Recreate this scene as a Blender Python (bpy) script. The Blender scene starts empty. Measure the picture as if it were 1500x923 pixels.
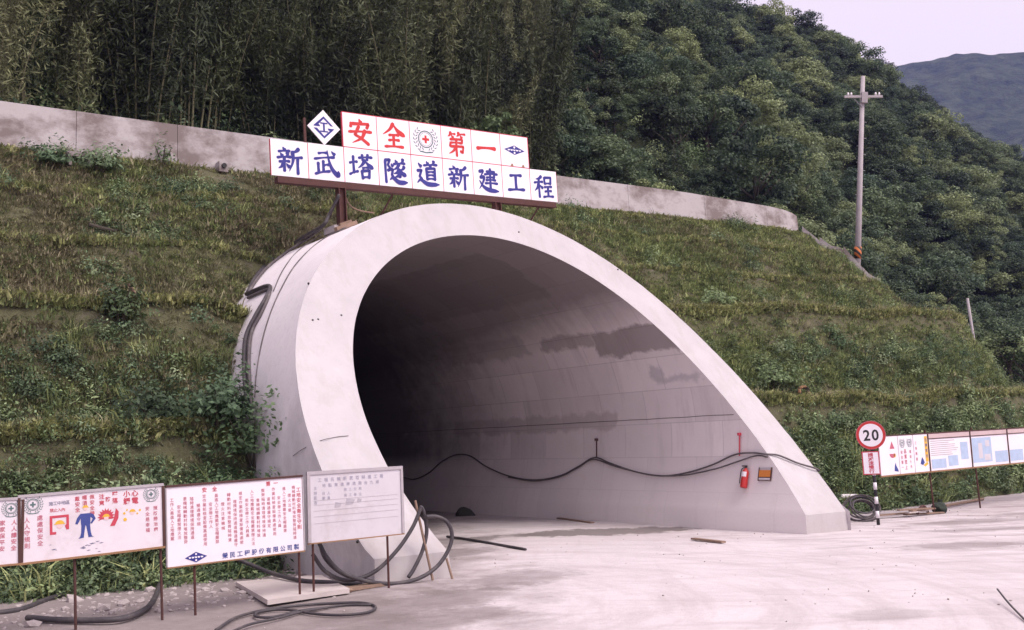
import bpy, bmesh, math, random
import numpy as np
from mathutils import Vector, Matrix, noise as mnoise
random.seed(7); rng = np.random.default_rng(11)
R_ = math.radians
scene = bpy.context.scene
COL = scene.collection

# ------------------------------------------------------------------ camera
F_PX, PITCH, ROLL, CAM_H = 1510.4, 0.125377, 0.030178, 2.1932
FW = np.array([0, math.cos(PITCH), math.sin(PITCH)]); UP0 = np.array([0, -math.sin(PITCH), math.cos(PITCH)])
RT0 = np.array([1.0, 0, 0])
RT = math.cos(ROLL)*RT0 - math.sin(ROLL)*UP0; UPV = math.sin(ROLL)*RT0 + math.cos(ROLL)*UP0
CAM = np.array([0, 0, CAM_H])
cd = bpy.data.cameras.new('camera'); cam = bpy.data.objects.new('camera', cd); COL.objects.link(cam)
cd.sensor_width = 36.0; cd.lens = 36.0*F_PX/1500.0; cd.clip_start = 0.1; cd.clip_end = 6000
m = Matrix.Identity(4)
for i in range(3):
    m[i][0] = RT[i]; m[i][1] = UPV[i]; m[i][2] = -FW[i]; m[i][3] = CAM[i]
cam.matrix_world = m
scene.camera = cam

# ------------------------------------------------------------------ place frame: u along the portal face, t into the hill
PHI = 0.637332; OX, OY = 2.6393, 20.8145
U = np.array([math.cos(PHI), math.sin(PHI), 0]); T = np.array([-math.sin(PHI), math.cos(PHI), 0])
O0 = np.array([OX, OY, 0.0])

# ------------------------------------------------------------------ sky, sun, exposure
SUN_EL = R_(52)
sun_from = 0.35*U - 0.95*T                      # horizontal direction towards the sun
SUN_AZ = math.atan2(sun_from[0], sun_from[1])   # clockwise from +Y
w = bpy.data.worlds.new('World'); scene.world = w; w.use_nodes = True
nt = w.node_tree; nt.nodes.clear()
sky = nt.nodes.new('ShaderNodeTexSky'); sky.sky_type = 'NISHITA'; sky.sun_disc = False
sky.sun_elevation = SUN_EL; sky.sun_rotation = SUN_AZ; sky.dust_density = 4.0; sky.air_density = 1.0
b1 = nt.nodes.new('ShaderNodeBackground'); b1.inputs[1].default_value = 0.05
b2 = nt.nodes.new('ShaderNodeBackground'); b2.inputs[0].default_value = (0.97, 0.765, 0.76, 1); b2.inputs[1].default_value = 0.475
ad = nt.nodes.new('ShaderNodeAddShader'); ow = nt.nodes.new('ShaderNodeOutputWorld')
nt.links.new(sky.outputs[0], b1.inputs[0]); nt.links.new(b1.outputs[0], ad.inputs[0]); nt.links.new(b2.outputs[0], ad.inputs[1])
nt.links.new(ad.outputs[0], ow.inputs[0])
sl = bpy.data.lights.new('sun', 'SUN'); sl.energy = 1.5; sl.angle = R_(35); sl.color = (1.0, 0.93, 0.93)
so = bpy.data.objects.new('sun', sl); COL.objects.link(so)
sd = np.array([sun_from[0]*math.cos(SUN_EL), sun_from[1]*math.cos(SUN_EL), math.sin(SUN_EL)])
so.rotation_euler = Vector(sd).to_track_quat('Z', 'Y').to_euler(); so.location = (0, 0, 60)
vs = scene.view_settings
vs.view_transform = 'Standard'; vs.look = 'None'; vs.exposure = 1.03; vs.gamma = 1.0; vs.use_curve_mapping = False
scene.render.engine = 'CYCLES'
cy = scene.cycles; cy.max_bounces = 7; cy.diffuse_bounces = 4; cy.transparent_max_bounces = 8; cy.volume_bounces = 0

# ------------------------------------------------------------------ helpers: geometry of the place
def W(u, t, z):
    p = O0 + u*U + t*T
    return (p[0], p[1], z)
def Lc(X):
    d = np.asarray(X)-O0
    return float(d@U), float(d@T), float(X[2])
def ray(x, y): return FW + (x-750)/F_PX*RT - (y-461.5)/F_PX*UPV
def project(X):
    d = np.asarray(X)-CAM; z = d@FW
    return 750+F_PX*(d@RT)/z, 461.5-F_PX*(d@UPV)/z
def on_t(x, y, t):
    d = ray(x, y); k = (t-(CAM-O0)@T)/(d@T); return Lc(CAM+k*d)
def ground_z(u, t=0.0):
    return 0.01*max(0.0, min(60.0, u)-5.5)
def on_ground(x, y, dz=0.0):
    d = ray(x, y); z = 0.0
    for _ in range(10):
        k = (z+dz-CAM_H)/d[2]; u, t, _z = Lc(CAM+k*d); z = ground_z(u)
    return u, t, z+dz
RI, RO, SX, ZI, ZO, ZB = 5.0, 6.23816, 1.03866, 0.42+1.9446, 0.42+1.9446-0.35137, 0.42
def face_t(z):
    q = z-0.42; return 0.98122*q-0.02805*q*q
def on_tube(x, y, inner=True, lift=0.0):
    R, zc = (RI, ZI) if inner else (RO, ZO)
    d = ray(x, y); best = None
    ks = np.linspace(12, 90, 4000); P = CAM[None]+ks[:, None]*d[None]-O0
    u = P@U; t = P@T; z = P[:, 2]
    r = np.sqrt((u/SX)**2+(z-zc)**2)-R
    if inner:
        idx = np.where((r[:-1] < 0) & (r[1:] >= 0))[0]
        i = idx[-1] if len(idx) else int(np.abs(r).argmin())
    else:
        idx = np.where((r[:-1] > 0) & (r[1:] <= 0))[0]
        i = idx[0] if len(idx) else int(np.abs(r).argmin())
    uu, tt, zz = u[i], t[i], z[i]
    n = np.array([uu/SX, zz-zc]); n /= np.linalg.norm(n)
    s = -lift if inner else lift
    return (uu+n[0]*s, tt, zz+n[1]*s)
def on_face(x, y, lift=0.0):
    d = ray(x, y); ks = np.linspace(12, 60, 3000); P = CAM[None]+ks[:, None]*d[None]-O0
    q = P@T-(0.98122*(P[:, 2]-.42)-0.02805*(P[:, 2]-.42)**2)
    i = int(np.abs(q).argmin())
    return (float(P[i]@U), float(P[i]@T)-lift*.72, float(P[i, 2])+lift*.7)

# embankment: rows given as offset outward from the line of the crest wall
TW, UC, RHO = 13.0, 20.0, 6.7            # crest line t, where the corner starts, its radius
CC = (UC, TW+RHO)
def lerp(x, xs, ys): return float(np.interp(x, xs, ys))
def crest(s):
    """s: length along the crest; straight for s<UC, then round the corner -> (u, t, outward normal)"""
    if s <= UC: return s, TW, (0.0, -1.0)
    a = (s-UC)/RHO
    if a <= math.pi*0.62:
        return UC+RHO*math.sin(a), CC[1]-RHO*math.cos(a), (math.sin(a), -math.cos(a))
    a0 = math.pi*0.62; e = s-UC-RHO*a0
    return UC+RHO*math.sin(a0)+e*math.cos(a0), CC[1]-RHO*math.cos(a0)+e*math.sin(a0), (math.sin(a0), -math.cos(a0))
def prof(s):
    """control rows (offset, z) for the slope at s"""
    u = min(s, 24.0)
    toe = lerp(u, [-20, -6, 6, 24], [9.6, 9.7, 10.0, 10.6])
    b1e = lerp(u, [-20, 0, 24], [8.2, 8.5, 8.9]); b1z = 2.95+.028*u
    b2e = lerp(u, [-20, -6, 12, 24], [5.8, 5.9, 6.25, 6.35]); b2z = 5.85+.042*u
    cz = 10.45+.032*u
    return [(-14, cz+.6), (-6, cz+.35), (-0.9, cz+.05), (0, cz), (1.25, cz-(cz-b2z)*.26), (1.75, cz-(cz-b2z)*.28), (1.85, cz-(cz-b2z)*.32), (2.9, cz-(cz-b2z)*.62), (3.4, cz-(cz-b2z)*.64), (3.5, cz-(cz-b2z)*.69), (4.6, b2z+.12), (b2e, b2z), (b2e+.14, b2z-.50),
            (b1e-1.0, b1z+.08), (b1e, b1z), (b1e+.14, b1z-.55), (toe, ground_z(u)-.05), (toe+1.2, ground_z(u)-.35)]
def slope_at(s, o):
    p = prof(s); return float(np.interp(o, [a for a, b in p], [b for a, b in p]))
def emb_point(s, o, rough=True):
    u, t, n = crest(s); z = slope_at(s, o)
    if rough and o > 0.1:
        v = mnoise.noise(Vector((u*.35, t*.35, z*.35)))*.16+mnoise.noise(Vector((u*1.3, t*1.3, z*1.3+9)))*.09
        z += v*min(1, o)
        # small contour steps of the planted rows
        z += .05*math.sin(o*6.2+1.2*mnoise.noise(Vector((u*.2, 3, 1))))*(1 if o < 4.5 else .4)
    uu, tt = u+n[0]*o, t+n[1]*o
    if uu < 0 and z < 9.5:
        dd = math.sqrt((uu/SX)**2+(z-ZO)**2)-RO
        if dd > -.8: z -= .38*math.exp(-(dd/.8)**2)
    return uu, tt, z
def in_tube(u, z, R=5.75): return (u/SX)**2+(z-ZO)**2 < R*R or (abs(u) < 5.4 and z < 2.2)

# ------------------------------------------------------------------ helpers: objects
def tag(o, label=None, cat=None, group=None, kind=None):
    if label: o['label'] = label
    if cat: o['category'] = cat
    if group: o['group'] = group
    if kind: o['kind'] = kind
    return o
def empty(name, loc=(0, 0, 0), rz=0.0, parent=None):
    e = bpy.data.objects.new(name, None); COL.objects.link(e); e.location = loc; e.rotation_euler = (0, 0, rz)
    e.empty_display_size = .2
    if parent: e.parent = parent
    return e
def link(name, me, parent=None):
    o = bpy.data.objects.new(name, me); COL.objects.link(o)
    if parent: o.parent = parent
    return o
def mk(name, verts, faces, mat=None, smooth=False):
    me = bpy.data.meshes.new(name); me.from_pydata([tuple(map(float, v)) for v in verts], [], faces)
    if mat: me.materials.append(mat)
    if smooth: me.polygons.foreach_set('use_smooth', [True]*len(me.polygons))
    me.update(); return me
def obj(name, verts, faces, mat, parent=None, smooth=False): return link(name, mk(name, verts, faces, mat, smooth), parent)
STUFF_PARTS = ('lettering', 'laurel_emblem', 'white_marks', 'scuff_marks', 'sparks', 'text_lines', 'ruled_lines', 'smudges', 'paint_smudge', 'step_bolts', 'numerals', 'worker_figure', 'picture', 'pale_inset', 'burst', 'picture_frame', 'helmet', 'frame', 'timber_block', 'yellow_banner')   # print and bits too small to pick apart
class MB:
    def __init__(s): s.v = []; s.f = []
    def box(s, c, d, rot=None, taper=1.0):
        n = len(s.v); hx, hy, hz = d[0]/2, d[1]/2, d[2]/2
        for z, k in ((-hz, 1.0), (hz, taper)):
            for x, y in ((-hx, -hy), (hx, -hy), (hx, hy), (-hx, hy)):
                p = Vector((x*k, y*k, z))
                if rot is not None: p = rot @ p
                s.v.append((p.x+c[0], p.y+c[1], p.z+c[2]))
        s.f += [tuple(n+i for i in q) for q in ((0, 3, 2, 1), (4, 5, 6, 7), (0, 1, 5, 4), (1, 2, 6, 5), (2, 3, 7, 6), (3, 0, 4, 7))]
        return s
    def tube(s, pts, r, n=8, cap=True):
        pts = [Vector(p) for p in pts]; rr = r if isinstance(r, (list, tuple)) else [r]*len(pts)
        base = len(s.v); ref = Vector((0, 0, 1)); prev = None
        for i, p in enumerate(pts):
            d = (pts[min(i+1, len(pts)-1)]-pts[max(i-1, 0)])
            if d.length < 1e-9: d = Vector((0, 0, 1))
            d.normalize()
            if prev is None:
                a = d.cross(ref)
                if a.length < .05: a = d.cross(Vector((1, 0, 0)))
            else: a = prev-d*prev.dot(d)
            a.normalize(); b = d.cross(a); prev = a
            for k in range(n):
                an = 2*math.pi*k/n; q = p+(a*math.cos(an)+b*math.sin(an))*rr[i]; s.v.append(tuple(q))
        for i in range(len(pts)-1):
            for k in range(n):
                s.f.append((base+i*n+k, base+i*n+(k+1) % n, base+(i+1)*n+(k+1) % n, base+(i+1)*n+k))
        if cap:
            s.f.append(tuple(base+k for k in reversed(range(n)))); s.f.append(tuple(base+(len(pts)-1)*n+k for k in range(n)))
        return s
    def disc(s, c, r, n=40, z=0.0, r0=0.0):
        """flat ring or disc in local x/z facing -y at y=z"""
        b = len(s.v)
        for k in range(n):
            a = 2*math.pi*k/n; s.v.append((c[0]+r*math.cos(a), z, c[1]+r*math.sin(a)))
        if r0 <= 0: s.f.append(tuple(range(b, b+n)))
        else:
            for k in range(n):
                a = 2*math.pi*k/n; s.v.append((c[0]+r0*math.cos(a), z, c[1]+r0*math.sin(a)))
            for k in range(n): s.f.append((b+k, b+(k+1) % n, b+n+(k+1) % n, b+n+k))
        return s
    def poly(s, pts, y):
        b = len(s.v); s.v += [(p[0], y, p[1]) for p in pts]; s.f.append(tuple(range(b, b+len(pts)))); return s
    def rect(s, x0, z0, x1, z1, y): return s.poly([(x0, z0), (x1, z0), (x1, z1), (x0, z1)], y)
    def build(s, name, mat, parent=None, smooth=False):
        o = obj(name, s.v, s.f, mat, parent, smooth)
        if name in STUFF_PARTS: o['kind'] = 'stuff'
        return o
def catmull(pts, per=8):
    P = [np.array(p, float) for p in pts]; P = [2*P[0]-P[1]]+P+[2*P[-1]-P[-2]]; out = []
    for i in range(1, len(P)-2):
        for k in range(per):
            x = k/per; a, b, c, d = P[i-1], P[i], P[i+1], P[i+2]
            out.append(.5*((2*b)+(-a+c)*x+(2*a-5*b+4*c-d)*x*x+(-a+3*b-3*c+d)*x**3))
    out.append(P[-2]); return out

# ------------------------------------------------------------------ materials
def nodes(name):
    mt = bpy.data.materials.new(name); mt.use_nodes = True; n = mt.node_tree; n.nodes.clear()
    o = n.nodes.new('ShaderNodeOutputMaterial'); b = n.nodes.new('ShaderNodeBsdfPrincipled'); n.links.new(b.outputs[0], o.inputs[0])
    return mt, n, b
def N(n, t, **kw):
    x = n.nodes.new(t)
    for k, v in kw.items():
        if k.startswith('i_'):
            x.inputs[int(k[2:]) if k[2:].isdigit() else k[2:]].default_value = v
        else: setattr(x, k, v)
    return x
def noise(n, vec, scale, detail=5, rough=.6, dist=0.0):
    x = N(n, 'ShaderNodeTexNoise', i_Scale=scale, i_Detail=detail, i_Roughness=rough, i_Distortion=dist)
    if vec is not None: n.links.new(vec, x.inputs['Vector'])
    return x.outputs['Fac']
def ramp(n, fac, stops):
    x = N(n, 'ShaderNodeValToRGB'); e = x.color_ramp.elements
    while len(e) < len(stops): e.new(.5)
    for q, (p, c) in zip(e, stops):
        q.position = p; q.color = (c, c, c, 1) if isinstance(c, (int, float)) else (*c, 1)
    n.links.new(fac, x.inputs[0]); return x.outputs[0]
def mix(n, fac, a, b, mode='MIX'):
    x = N(n, 'ShaderNodeMix', data_type='RGBA', blend_type=mode)
    for s, v in ((0, fac), (6, a), (7, b)):
        if hasattr(v, 'is_linked') or hasattr(v, 'links'): n.links.new(v, x.inputs[s])
        else: x.inputs[s].default_value = v if s == 0 else (*v, 1)
    return x.outputs[2]
def mathn(n, op, a, b=None, c=None, clamp=False):
    x = N(n, 'ShaderNodeMath', operation=op, use_clamp=clamp)
    for s, v in ((0, a), (1, b), (2, c)):
        if v is None: continue
        if hasattr(v, 'links'): n.links.new(v, x.inputs[s])
        else: x.inputs[s].default_value = v
    return x.outputs[0]
def coords(n, kind='Object'):
    return N(n, 'ShaderNodeTexCoord').outputs[kind]
def mapping(n, vec, scale=(1, 1, 1), loc=(0, 0, 0), rot=(0, 0, 0)):
    x = N(n, 'ShaderNodeMapping'); x.inputs['Scale'].default_value = scale; x.inputs['Location'].default_value = loc; x.inputs['Rotation'].default_value = rot
    n.links.new(vec, x.inputs['Vector']); return x.outputs[0]
def bump(n, b, h, strength=.3, dist=.02):
    x = N(n, 'ShaderNodeBump', i_Strength=strength, i_Distance=dist); n.links.new(h, x.inputs['Height']); n.links.new(x.outputs[0], b.inputs['Normal'])
def setc(n, b, c, rough=.8, spec=.3):
    if hasattr(c, 'links'): n.links.new(c, b.inputs['Base Color'])
    else: b.inputs['Base Color'].default_value = (*c, 1)
    b.inputs['Roughness'].default_value = rough; b.inputs['Specular IOR Level'].default_value = spec
MATS = {}
def paint(name, c, rough=.6, var=.12, scale=6.0, dirt=None, dirt_amt=.35, spec=.3, metal=0.0):
    if name in MATS: return MATS[name]
    mt, n, b = nodes(name); v = coords(n)
    f = noise(n, v, scale); lo = tuple(x*(1-var) for x in c); hi = tuple(min(1, x*(1+var*.5)) for x in c)
    col = mix(n, f, lo, hi)
    if dirt:
        g = ramp(n, noise(n, v, scale*.35, 6, .7), [(.5, 0.0), (.78, dirt_amt)]); col = mix(n, g, col, dirt)
    setc(n, b, col, rough, spec); b.inputs['Metallic'].default_value = metal
    bump(n, b, noise(n, v, scale*6), .1, .004)
    MATS[name] = mt; return mt

def concrete(name, c, stain=(.2, .17, .16), stain_amt=.5, streak=True, lo=.5, hi=.75, panel=None, vscale=(1, 1, .25)):
    mt, n, b = nodes(name); v = coords(n)
    col = mix(n, noise(n, v, 1.1, 6, .65), tuple(x*.84 for x in c), tuple(min(1, x*1.06) for x in c))
    col = mix(n, ramp(n, noise(n, v, 14, 4), [(.45, 0.0), (.75, .25)]), col, tuple(x*.75 for x in c))
    s = noise(n, mapping(n, v, vscale), .9, 7, .7)
    col = mix(n, ramp(n, s, [(lo, 0.0), (hi, stain_amt)]), col, stain)
    setc(n, b, col, .88, .2)
    bump(n, b, noise(n, v, 22, 6, .7), .25, .01)
    return mt
def rim_mat():
    mt, n, b = nodes('pale_concrete'); v = coords(n); c = (.49, .46, .47)
    sx = N(n, 'ShaderNodeSeparateXYZ'); n.links.new(v, sx.inputs[0])
    col = mix(n, noise(n, v, .9, 7, .68), tuple(x*.74 for x in c), tuple(x*1.12 for x in c))
    col = mix(n, ramp(n, noise(n, mapping(n, v, (2.2, 1.2, .30)), 1.3, 7, .7), [(.48, 0.0), (.66, .6)]), col, (.40, .365, .36))      # rain runs
    col = mix(n, ramp(n, noise(n, v, 5, 6, .75), [(.55, 0.0), (.72, .35)]), col, (.42, .385, .38))
    low = mathn(n, 'MULTIPLY_ADD', sx.outputs[2], -.55, .75); g = mathn(n, 'ADD', low, mathn(n, 'MULTIPLY_ADD', noise(n, v, 2.5, 6, .7), 1.2, -.6))
    col = mix(n, ramp(n, g, [(.2, 0.0), (.9, .55)]), col, (.38, .335, .32))      # splash at the foot
    vo = N(n, 'ShaderNodeTexVoronoi', i_Scale=6.0); n.links.new(v, vo.inputs['Vector']); pit = ramp(n, vo.outputs['Distance'], [(.035, .6), (.06, 0.0)]); col = mix(n, pit, col, (.25, .22, .21))
    setc(n, b, col, .9, .2); bump(n, b, noise(n, v, 18, 7, .75), .35, .012); return mt
M_FACE = rim_mat()
def shell_mat():
    mt, n, b = nodes('weathered_pale_concrete'); v = coords(n); c = (.79, .74, .75)
    col = mix(n, noise(n, v, .8, 6, .65), tuple(x*.80 for x in c), tuple(min(1, x*1.08) for x in c))
    sx = N(n, 'ShaderNodeSeparateXYZ'); n.links.new(v, sx.inputs[0])
    s = noise(n, mapping(n, v, (1, 1, .5)), .7, 7, .72)
    low = mathn(n, 'MULTIPLY_ADD', sx.outputs[2], -.09, .42)      # splash and damp climb from the foot
    g = mathn(n, 'ADD', s, low); col = mix(n, ramp(n, g, [(.62, 0.0), (.95, .6)]), col, (.36, .325, .315))
    col = mix(n, ramp(n, noise(n, v, 9, 5, .7), [(.5, 0.0), (.8, .3)]), col, (.40, .37, .36))
    setc(n, b, col, .9, .2); bump(n, b, noise(n, v, 20, 6, .7), .3, .012); return mt
M_SHELL = shell_mat()
def lining_mat():
    mt, n, b = nodes('lining_concrete'); uv = N(n, 'ShaderNodeUVMap').outputs[0]     # x = metres into the tunnel, y = metres up the wall
    v = coords(n); s = N(n, 'ShaderNodeSeparateXYZ'); n.links.new(uv, s.inputs[0]); X, Y = s.outputs[0], s.outputs[1]
    col = mix(n, noise(n, uv, .8, 6, .65), (.64, .58, .565), (.79, .72, .71))
    br = N(n, 'ShaderNodeTexBrick', i_Scale=1.0); br.inputs['Brick Width'].default_value = 1.8; br.inputs['Row Height'].default_value = .9
    br.inputs['Mortar Size'].default_value = .012; br.inputs['Color1'].default_value = (.88, .88, .88, 1); br.inputs['Color2'].default_value = (1.1, 1.1, 1.1, 1); br.inputs['Mortar'].default_value = (.72, .72, .72, 1)
    n.links.new(uv, br.inputs['Vector']); col = mix(n, .75, col, br.outputs[0], 'MULTIPLY')
    st = noise(n, mapping(n, uv, (1.4, .22, 1)), 1.2, 7, .7)
    col = mix(n, ramp(n, st, [(.52, 0.0), (.72, .38)]), col, (.36, .31, .295))
    wash = noise(n, mapping(n, uv, (3.2, .16, 1)), 1.0, 5, .65, 0.2)
    col = mix(n, ramp(n, wash, [(.58, 0.0), (.75, .40)]), col, (.74, .68, .69))
    def band(x, a, bb, soft=.12):
        p = mathn(n, 'MULTIPLY_ADD', x, 1/soft, -a/soft, True); q = mathn(n, 'MULTIPLY_ADD', x, -1/soft, bb/soft, True); return mathn(n, 'MULTIPLY', p, q)
    jx = mathn(n, 'MULTIPLY_ADD', noise(n, uv, 1.6, 6, .65), 1.1, -.55); Yj = mathn(n, 'ADD', Y, mathn(n, 'MULTIPLY', jx, .6)); Xj = mathn(n, 'ADD', X, jx)
    for (x0, x1, y0, y1, a, c) in ((3.3, 6.7, 4.62, 5.5, .66, (.17, .14, .13)), (6.6, 9.0, 5.0, 5.55, .55, (.19, .155, .145)), (9.5, 14, 5.0, 5.8, .3, (.2, .165, .155)),
                                   (3.1, 4.9, 3.72, 4.02, .5, (.34, .32, .34)), (4.5, 5.0, 3.85, 4.35, .5, (.33, .31, .33)), (6.5, 15, 2.55, 3.15, .4, (.30, .25, .24)),
                                   (7, 30, 6.8, 9.5, .35, (.12, .1, .095))):
        k = mathn(n, 'MULTIPLY', band(Xj, x0, x1), band(Yj, y0, y1)); col = mix(n, mathn(n, 'MULTIPLY', k, a), col, c)
    crown_shade = mathn(n, 'MULTIPLY_ADD', mathn(n, 'ADD', Yj, mathn(n, 'MULTIPLY', X, .10)), .75, -4.45, True); col = mix(n, mathn(n, 'MULTIPLY', crown_shade, .78), col, (.13, .108, .105))      # dimness under the tunnel roof painted into the crown colour
    deep_shade = mathn(n, 'MULTIPLY_ADD', mathn(n, 'ADD', X, mathn(n, 'MULTIPLY', jx, 5.0)), .16, -1.9, True)       # fall-off of daylight further in, painted as a darker lining
    col = mix(n, mathn(n, 'MULTIPLY', deep_shade, .85), col, (.075, .065, .063))
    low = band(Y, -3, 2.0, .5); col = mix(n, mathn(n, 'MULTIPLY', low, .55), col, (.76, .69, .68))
    setc(n, b, col, .85, .25); bump(n, b, noise(n, uv, 12, 6, .7), .3, .015); return mt
M_LIN = lining_mat()
M_WALL = concrete('crest_wall_concrete', (.43, .395, .395), (.15, .115, .105), .85, lo=.44, hi=.60, vscale=(.55, .55, .8))
M_RUST = paint('rusty_steel', (.085, .035, .03), .75, .4, 9)
M_REDLINE = paint('red_edge_paint', (.48, .05, .07), .6)
M_PANEL = paint('white_sign_panel', (.80, .76, .80), .45, .05, 3, (.6, .55, .52), .12)
M_BLUE = paint('blue_sign_paint', (.035, .035, .22), .55, .25, 12)
M_RED = paint('red_sign_paint', (.55, .035, .035), .55, .25, 12)
M_GREY = paint('dark_green_print', (.10, .16, .16), .6)
M_BOARD = paint('white_notice_board', (.70, .64, .68), .5, .1, 2.2, (.40, .31, .28), .75)
M_BOARDW = paint('clean_white_board', (.78, .725, .77), .45, .07, 2.2, (.55, .49, .48), .4)
M_BOARDG = paint('faded_form_board', (.58, .545, .58), .5, .12, 2.5, (.38, .32, .29), .8)
M_FRAME = paint('brown_wood_frame', (.085, .04, .035), .8, .35, 8)
M_FRAMEG = paint('grey_wood_frame', (.42, .38, .40), .8, .2, 8)
M_FRAMEB = paint('bare_wood_edge', (.30, .17, .09), .8, .3, 8)
M_PRED = paint('red_print', (.50, .06, .09), .6)
M_PINK = paint('faded_red_print', (.48, .12, .17), .6)
M_PGREY = paint('grey_print', (.20, .19, .27), .6)
M_PBLUE = paint('blue_print', (.05, .07, .25), .6)
M_LBLUE = paint('faded_blue_print', (.42, .52, .68), .6, .3, 5)
M_YEL = paint('yellow_print', (.72, .42, .05), .6)
M_SKIN = paint('pale_pink_print', (.72, .52, .52), .6)
M_CABLE = paint('black_cable_rubber', (.060, .053, .058), .55, .3, 10, (.2, .17, .16), .5)
M_CABLEG = paint('dusty_cable_rubber', (.10, .085, .088), .65, .3, 10, (.3, .27, .26), .5)
M_WOOD = paint('weathered_timber', (.28, .19, .14), .85, .4, 7)
M_SLAB = paint('dusty_board', (.50, .44, .42), .9, .2, 3, (.3, .25, .22), .6)
M_POLE = paint('utility_pole_concrete', (.40, .36, .37), .85, .15, 3, (.24, .21, .2), .5)
M_METAL = paint('galvanised_steel', (.30, .29, .30), .5, .2, 8, metal=.6)
M_STONE = paint('pale_rubble_stone', (.42, .37, .36), .9, .3, 3)
M_EXT = paint('extinguisher_red', (.50, .03, .025), .35, .1, 5, spec=.5)
M_ORANGE = paint('orange_plate', (.62, .22, .05), .6, .15, 8)
M_BLACK = paint('black_paint', (.03, .028, .03), .6)
M_WHITE = paint('white_paint', (.76, .72, .74), .6, .1, 6)
M_TRUNK = paint('tree_bark', (.07, .06, .045), .9, .4, 4)
M_CULM = paint('bamboo_culm', (.13, .12, .065), .7, .35, 3)
def leaf(name, c1, c2, c3=None, rough=.6, trans=.25):
    mt, n, b = nodes(name); oi = N(n, 'ShaderNodeObjectInfo'); g = N(n, 'ShaderNodeNewGeometry')
    f = noise(n, mapping(n, g.outputs['Position'], (.22, .22, .22)), 1.0, 4, .6)
    col = mix(n, ramp(n, f, [(.35, 0.0), (.65, 1.0)]), c1, c2)
    rnd = oi.outputs['Random']
    if c3: col = mix(n, ramp(n, rnd, [(.6, 0.0), (1.0, .9)]), col, c3)
    k = mathn(n, 'MULTIPLY_ADD', rnd, 1.0, .45); hs = N(n, 'ShaderNodeHueSaturation'); n.links.new(col, hs.inputs['Color']); n.links.new(k, hs.inputs['Value'])
    k2 = mathn(n, 'MULTIPLY_ADD', g.outputs['Random Per Island'], .8, .6); h2 = N(n, 'ShaderNodeHueSaturation'); n.links.new(hs.outputs[0], h2.inputs['Color']); n.links.new(k2, h2.inputs['Value'])
    setc(n, b, h2.outputs[0], rough, .25)
    tr = N(n, 'ShaderNodeBsdfTranslucent'); n.links.new(h2.outputs[0], tr.inputs[0])
    mx = N(n, 'ShaderNodeMixShader', i_0=trans); out = [x for x in n.nodes if x.type == 'OUTPUT_MATERIAL'][0]
    n.links.new(b.outputs[0], mx.inputs[1]); n.links.new(tr.outputs[0], mx.inputs[2]); n.links.new(mx.outputs[0], out.inputs[0])
    return mt
L_TREE = leaf('broadleaf_foliage', (.064, .104, .070), (.118, .162, .082), (.195, .225, .105), trans=.3)
L_BAM = leaf('bamboo_foliage', (.032, .046, .024), (.082, .098, .044), (.15, .155, .08))
L_SHRUB = leaf('weed_foliage', (.10, .160, .078), (.15, .205, .090), (.21, .26, .13))
L_WEED = leaf('dark_weed_foliage', (.090, .148, .080), (.125, .180, .095), (.19, .23, .13))
L_GRASS = leaf('grass_blades', (.210, .185, .115), (.195, .205, .105), (.29, .26, .17))
L_GRASS2 = leaf('fresh_grass_blades', (.190, .245, .105), (.235, .285, .115), (.31, .33, .15))
L_GRASS_LIT = leaf('berm_grass_blades', (.26, .285, .12), (.30, .315, .13), (.37, .36, .18))  # brighter yellow-green copy: light catching the berm edges is put into the colour

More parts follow.
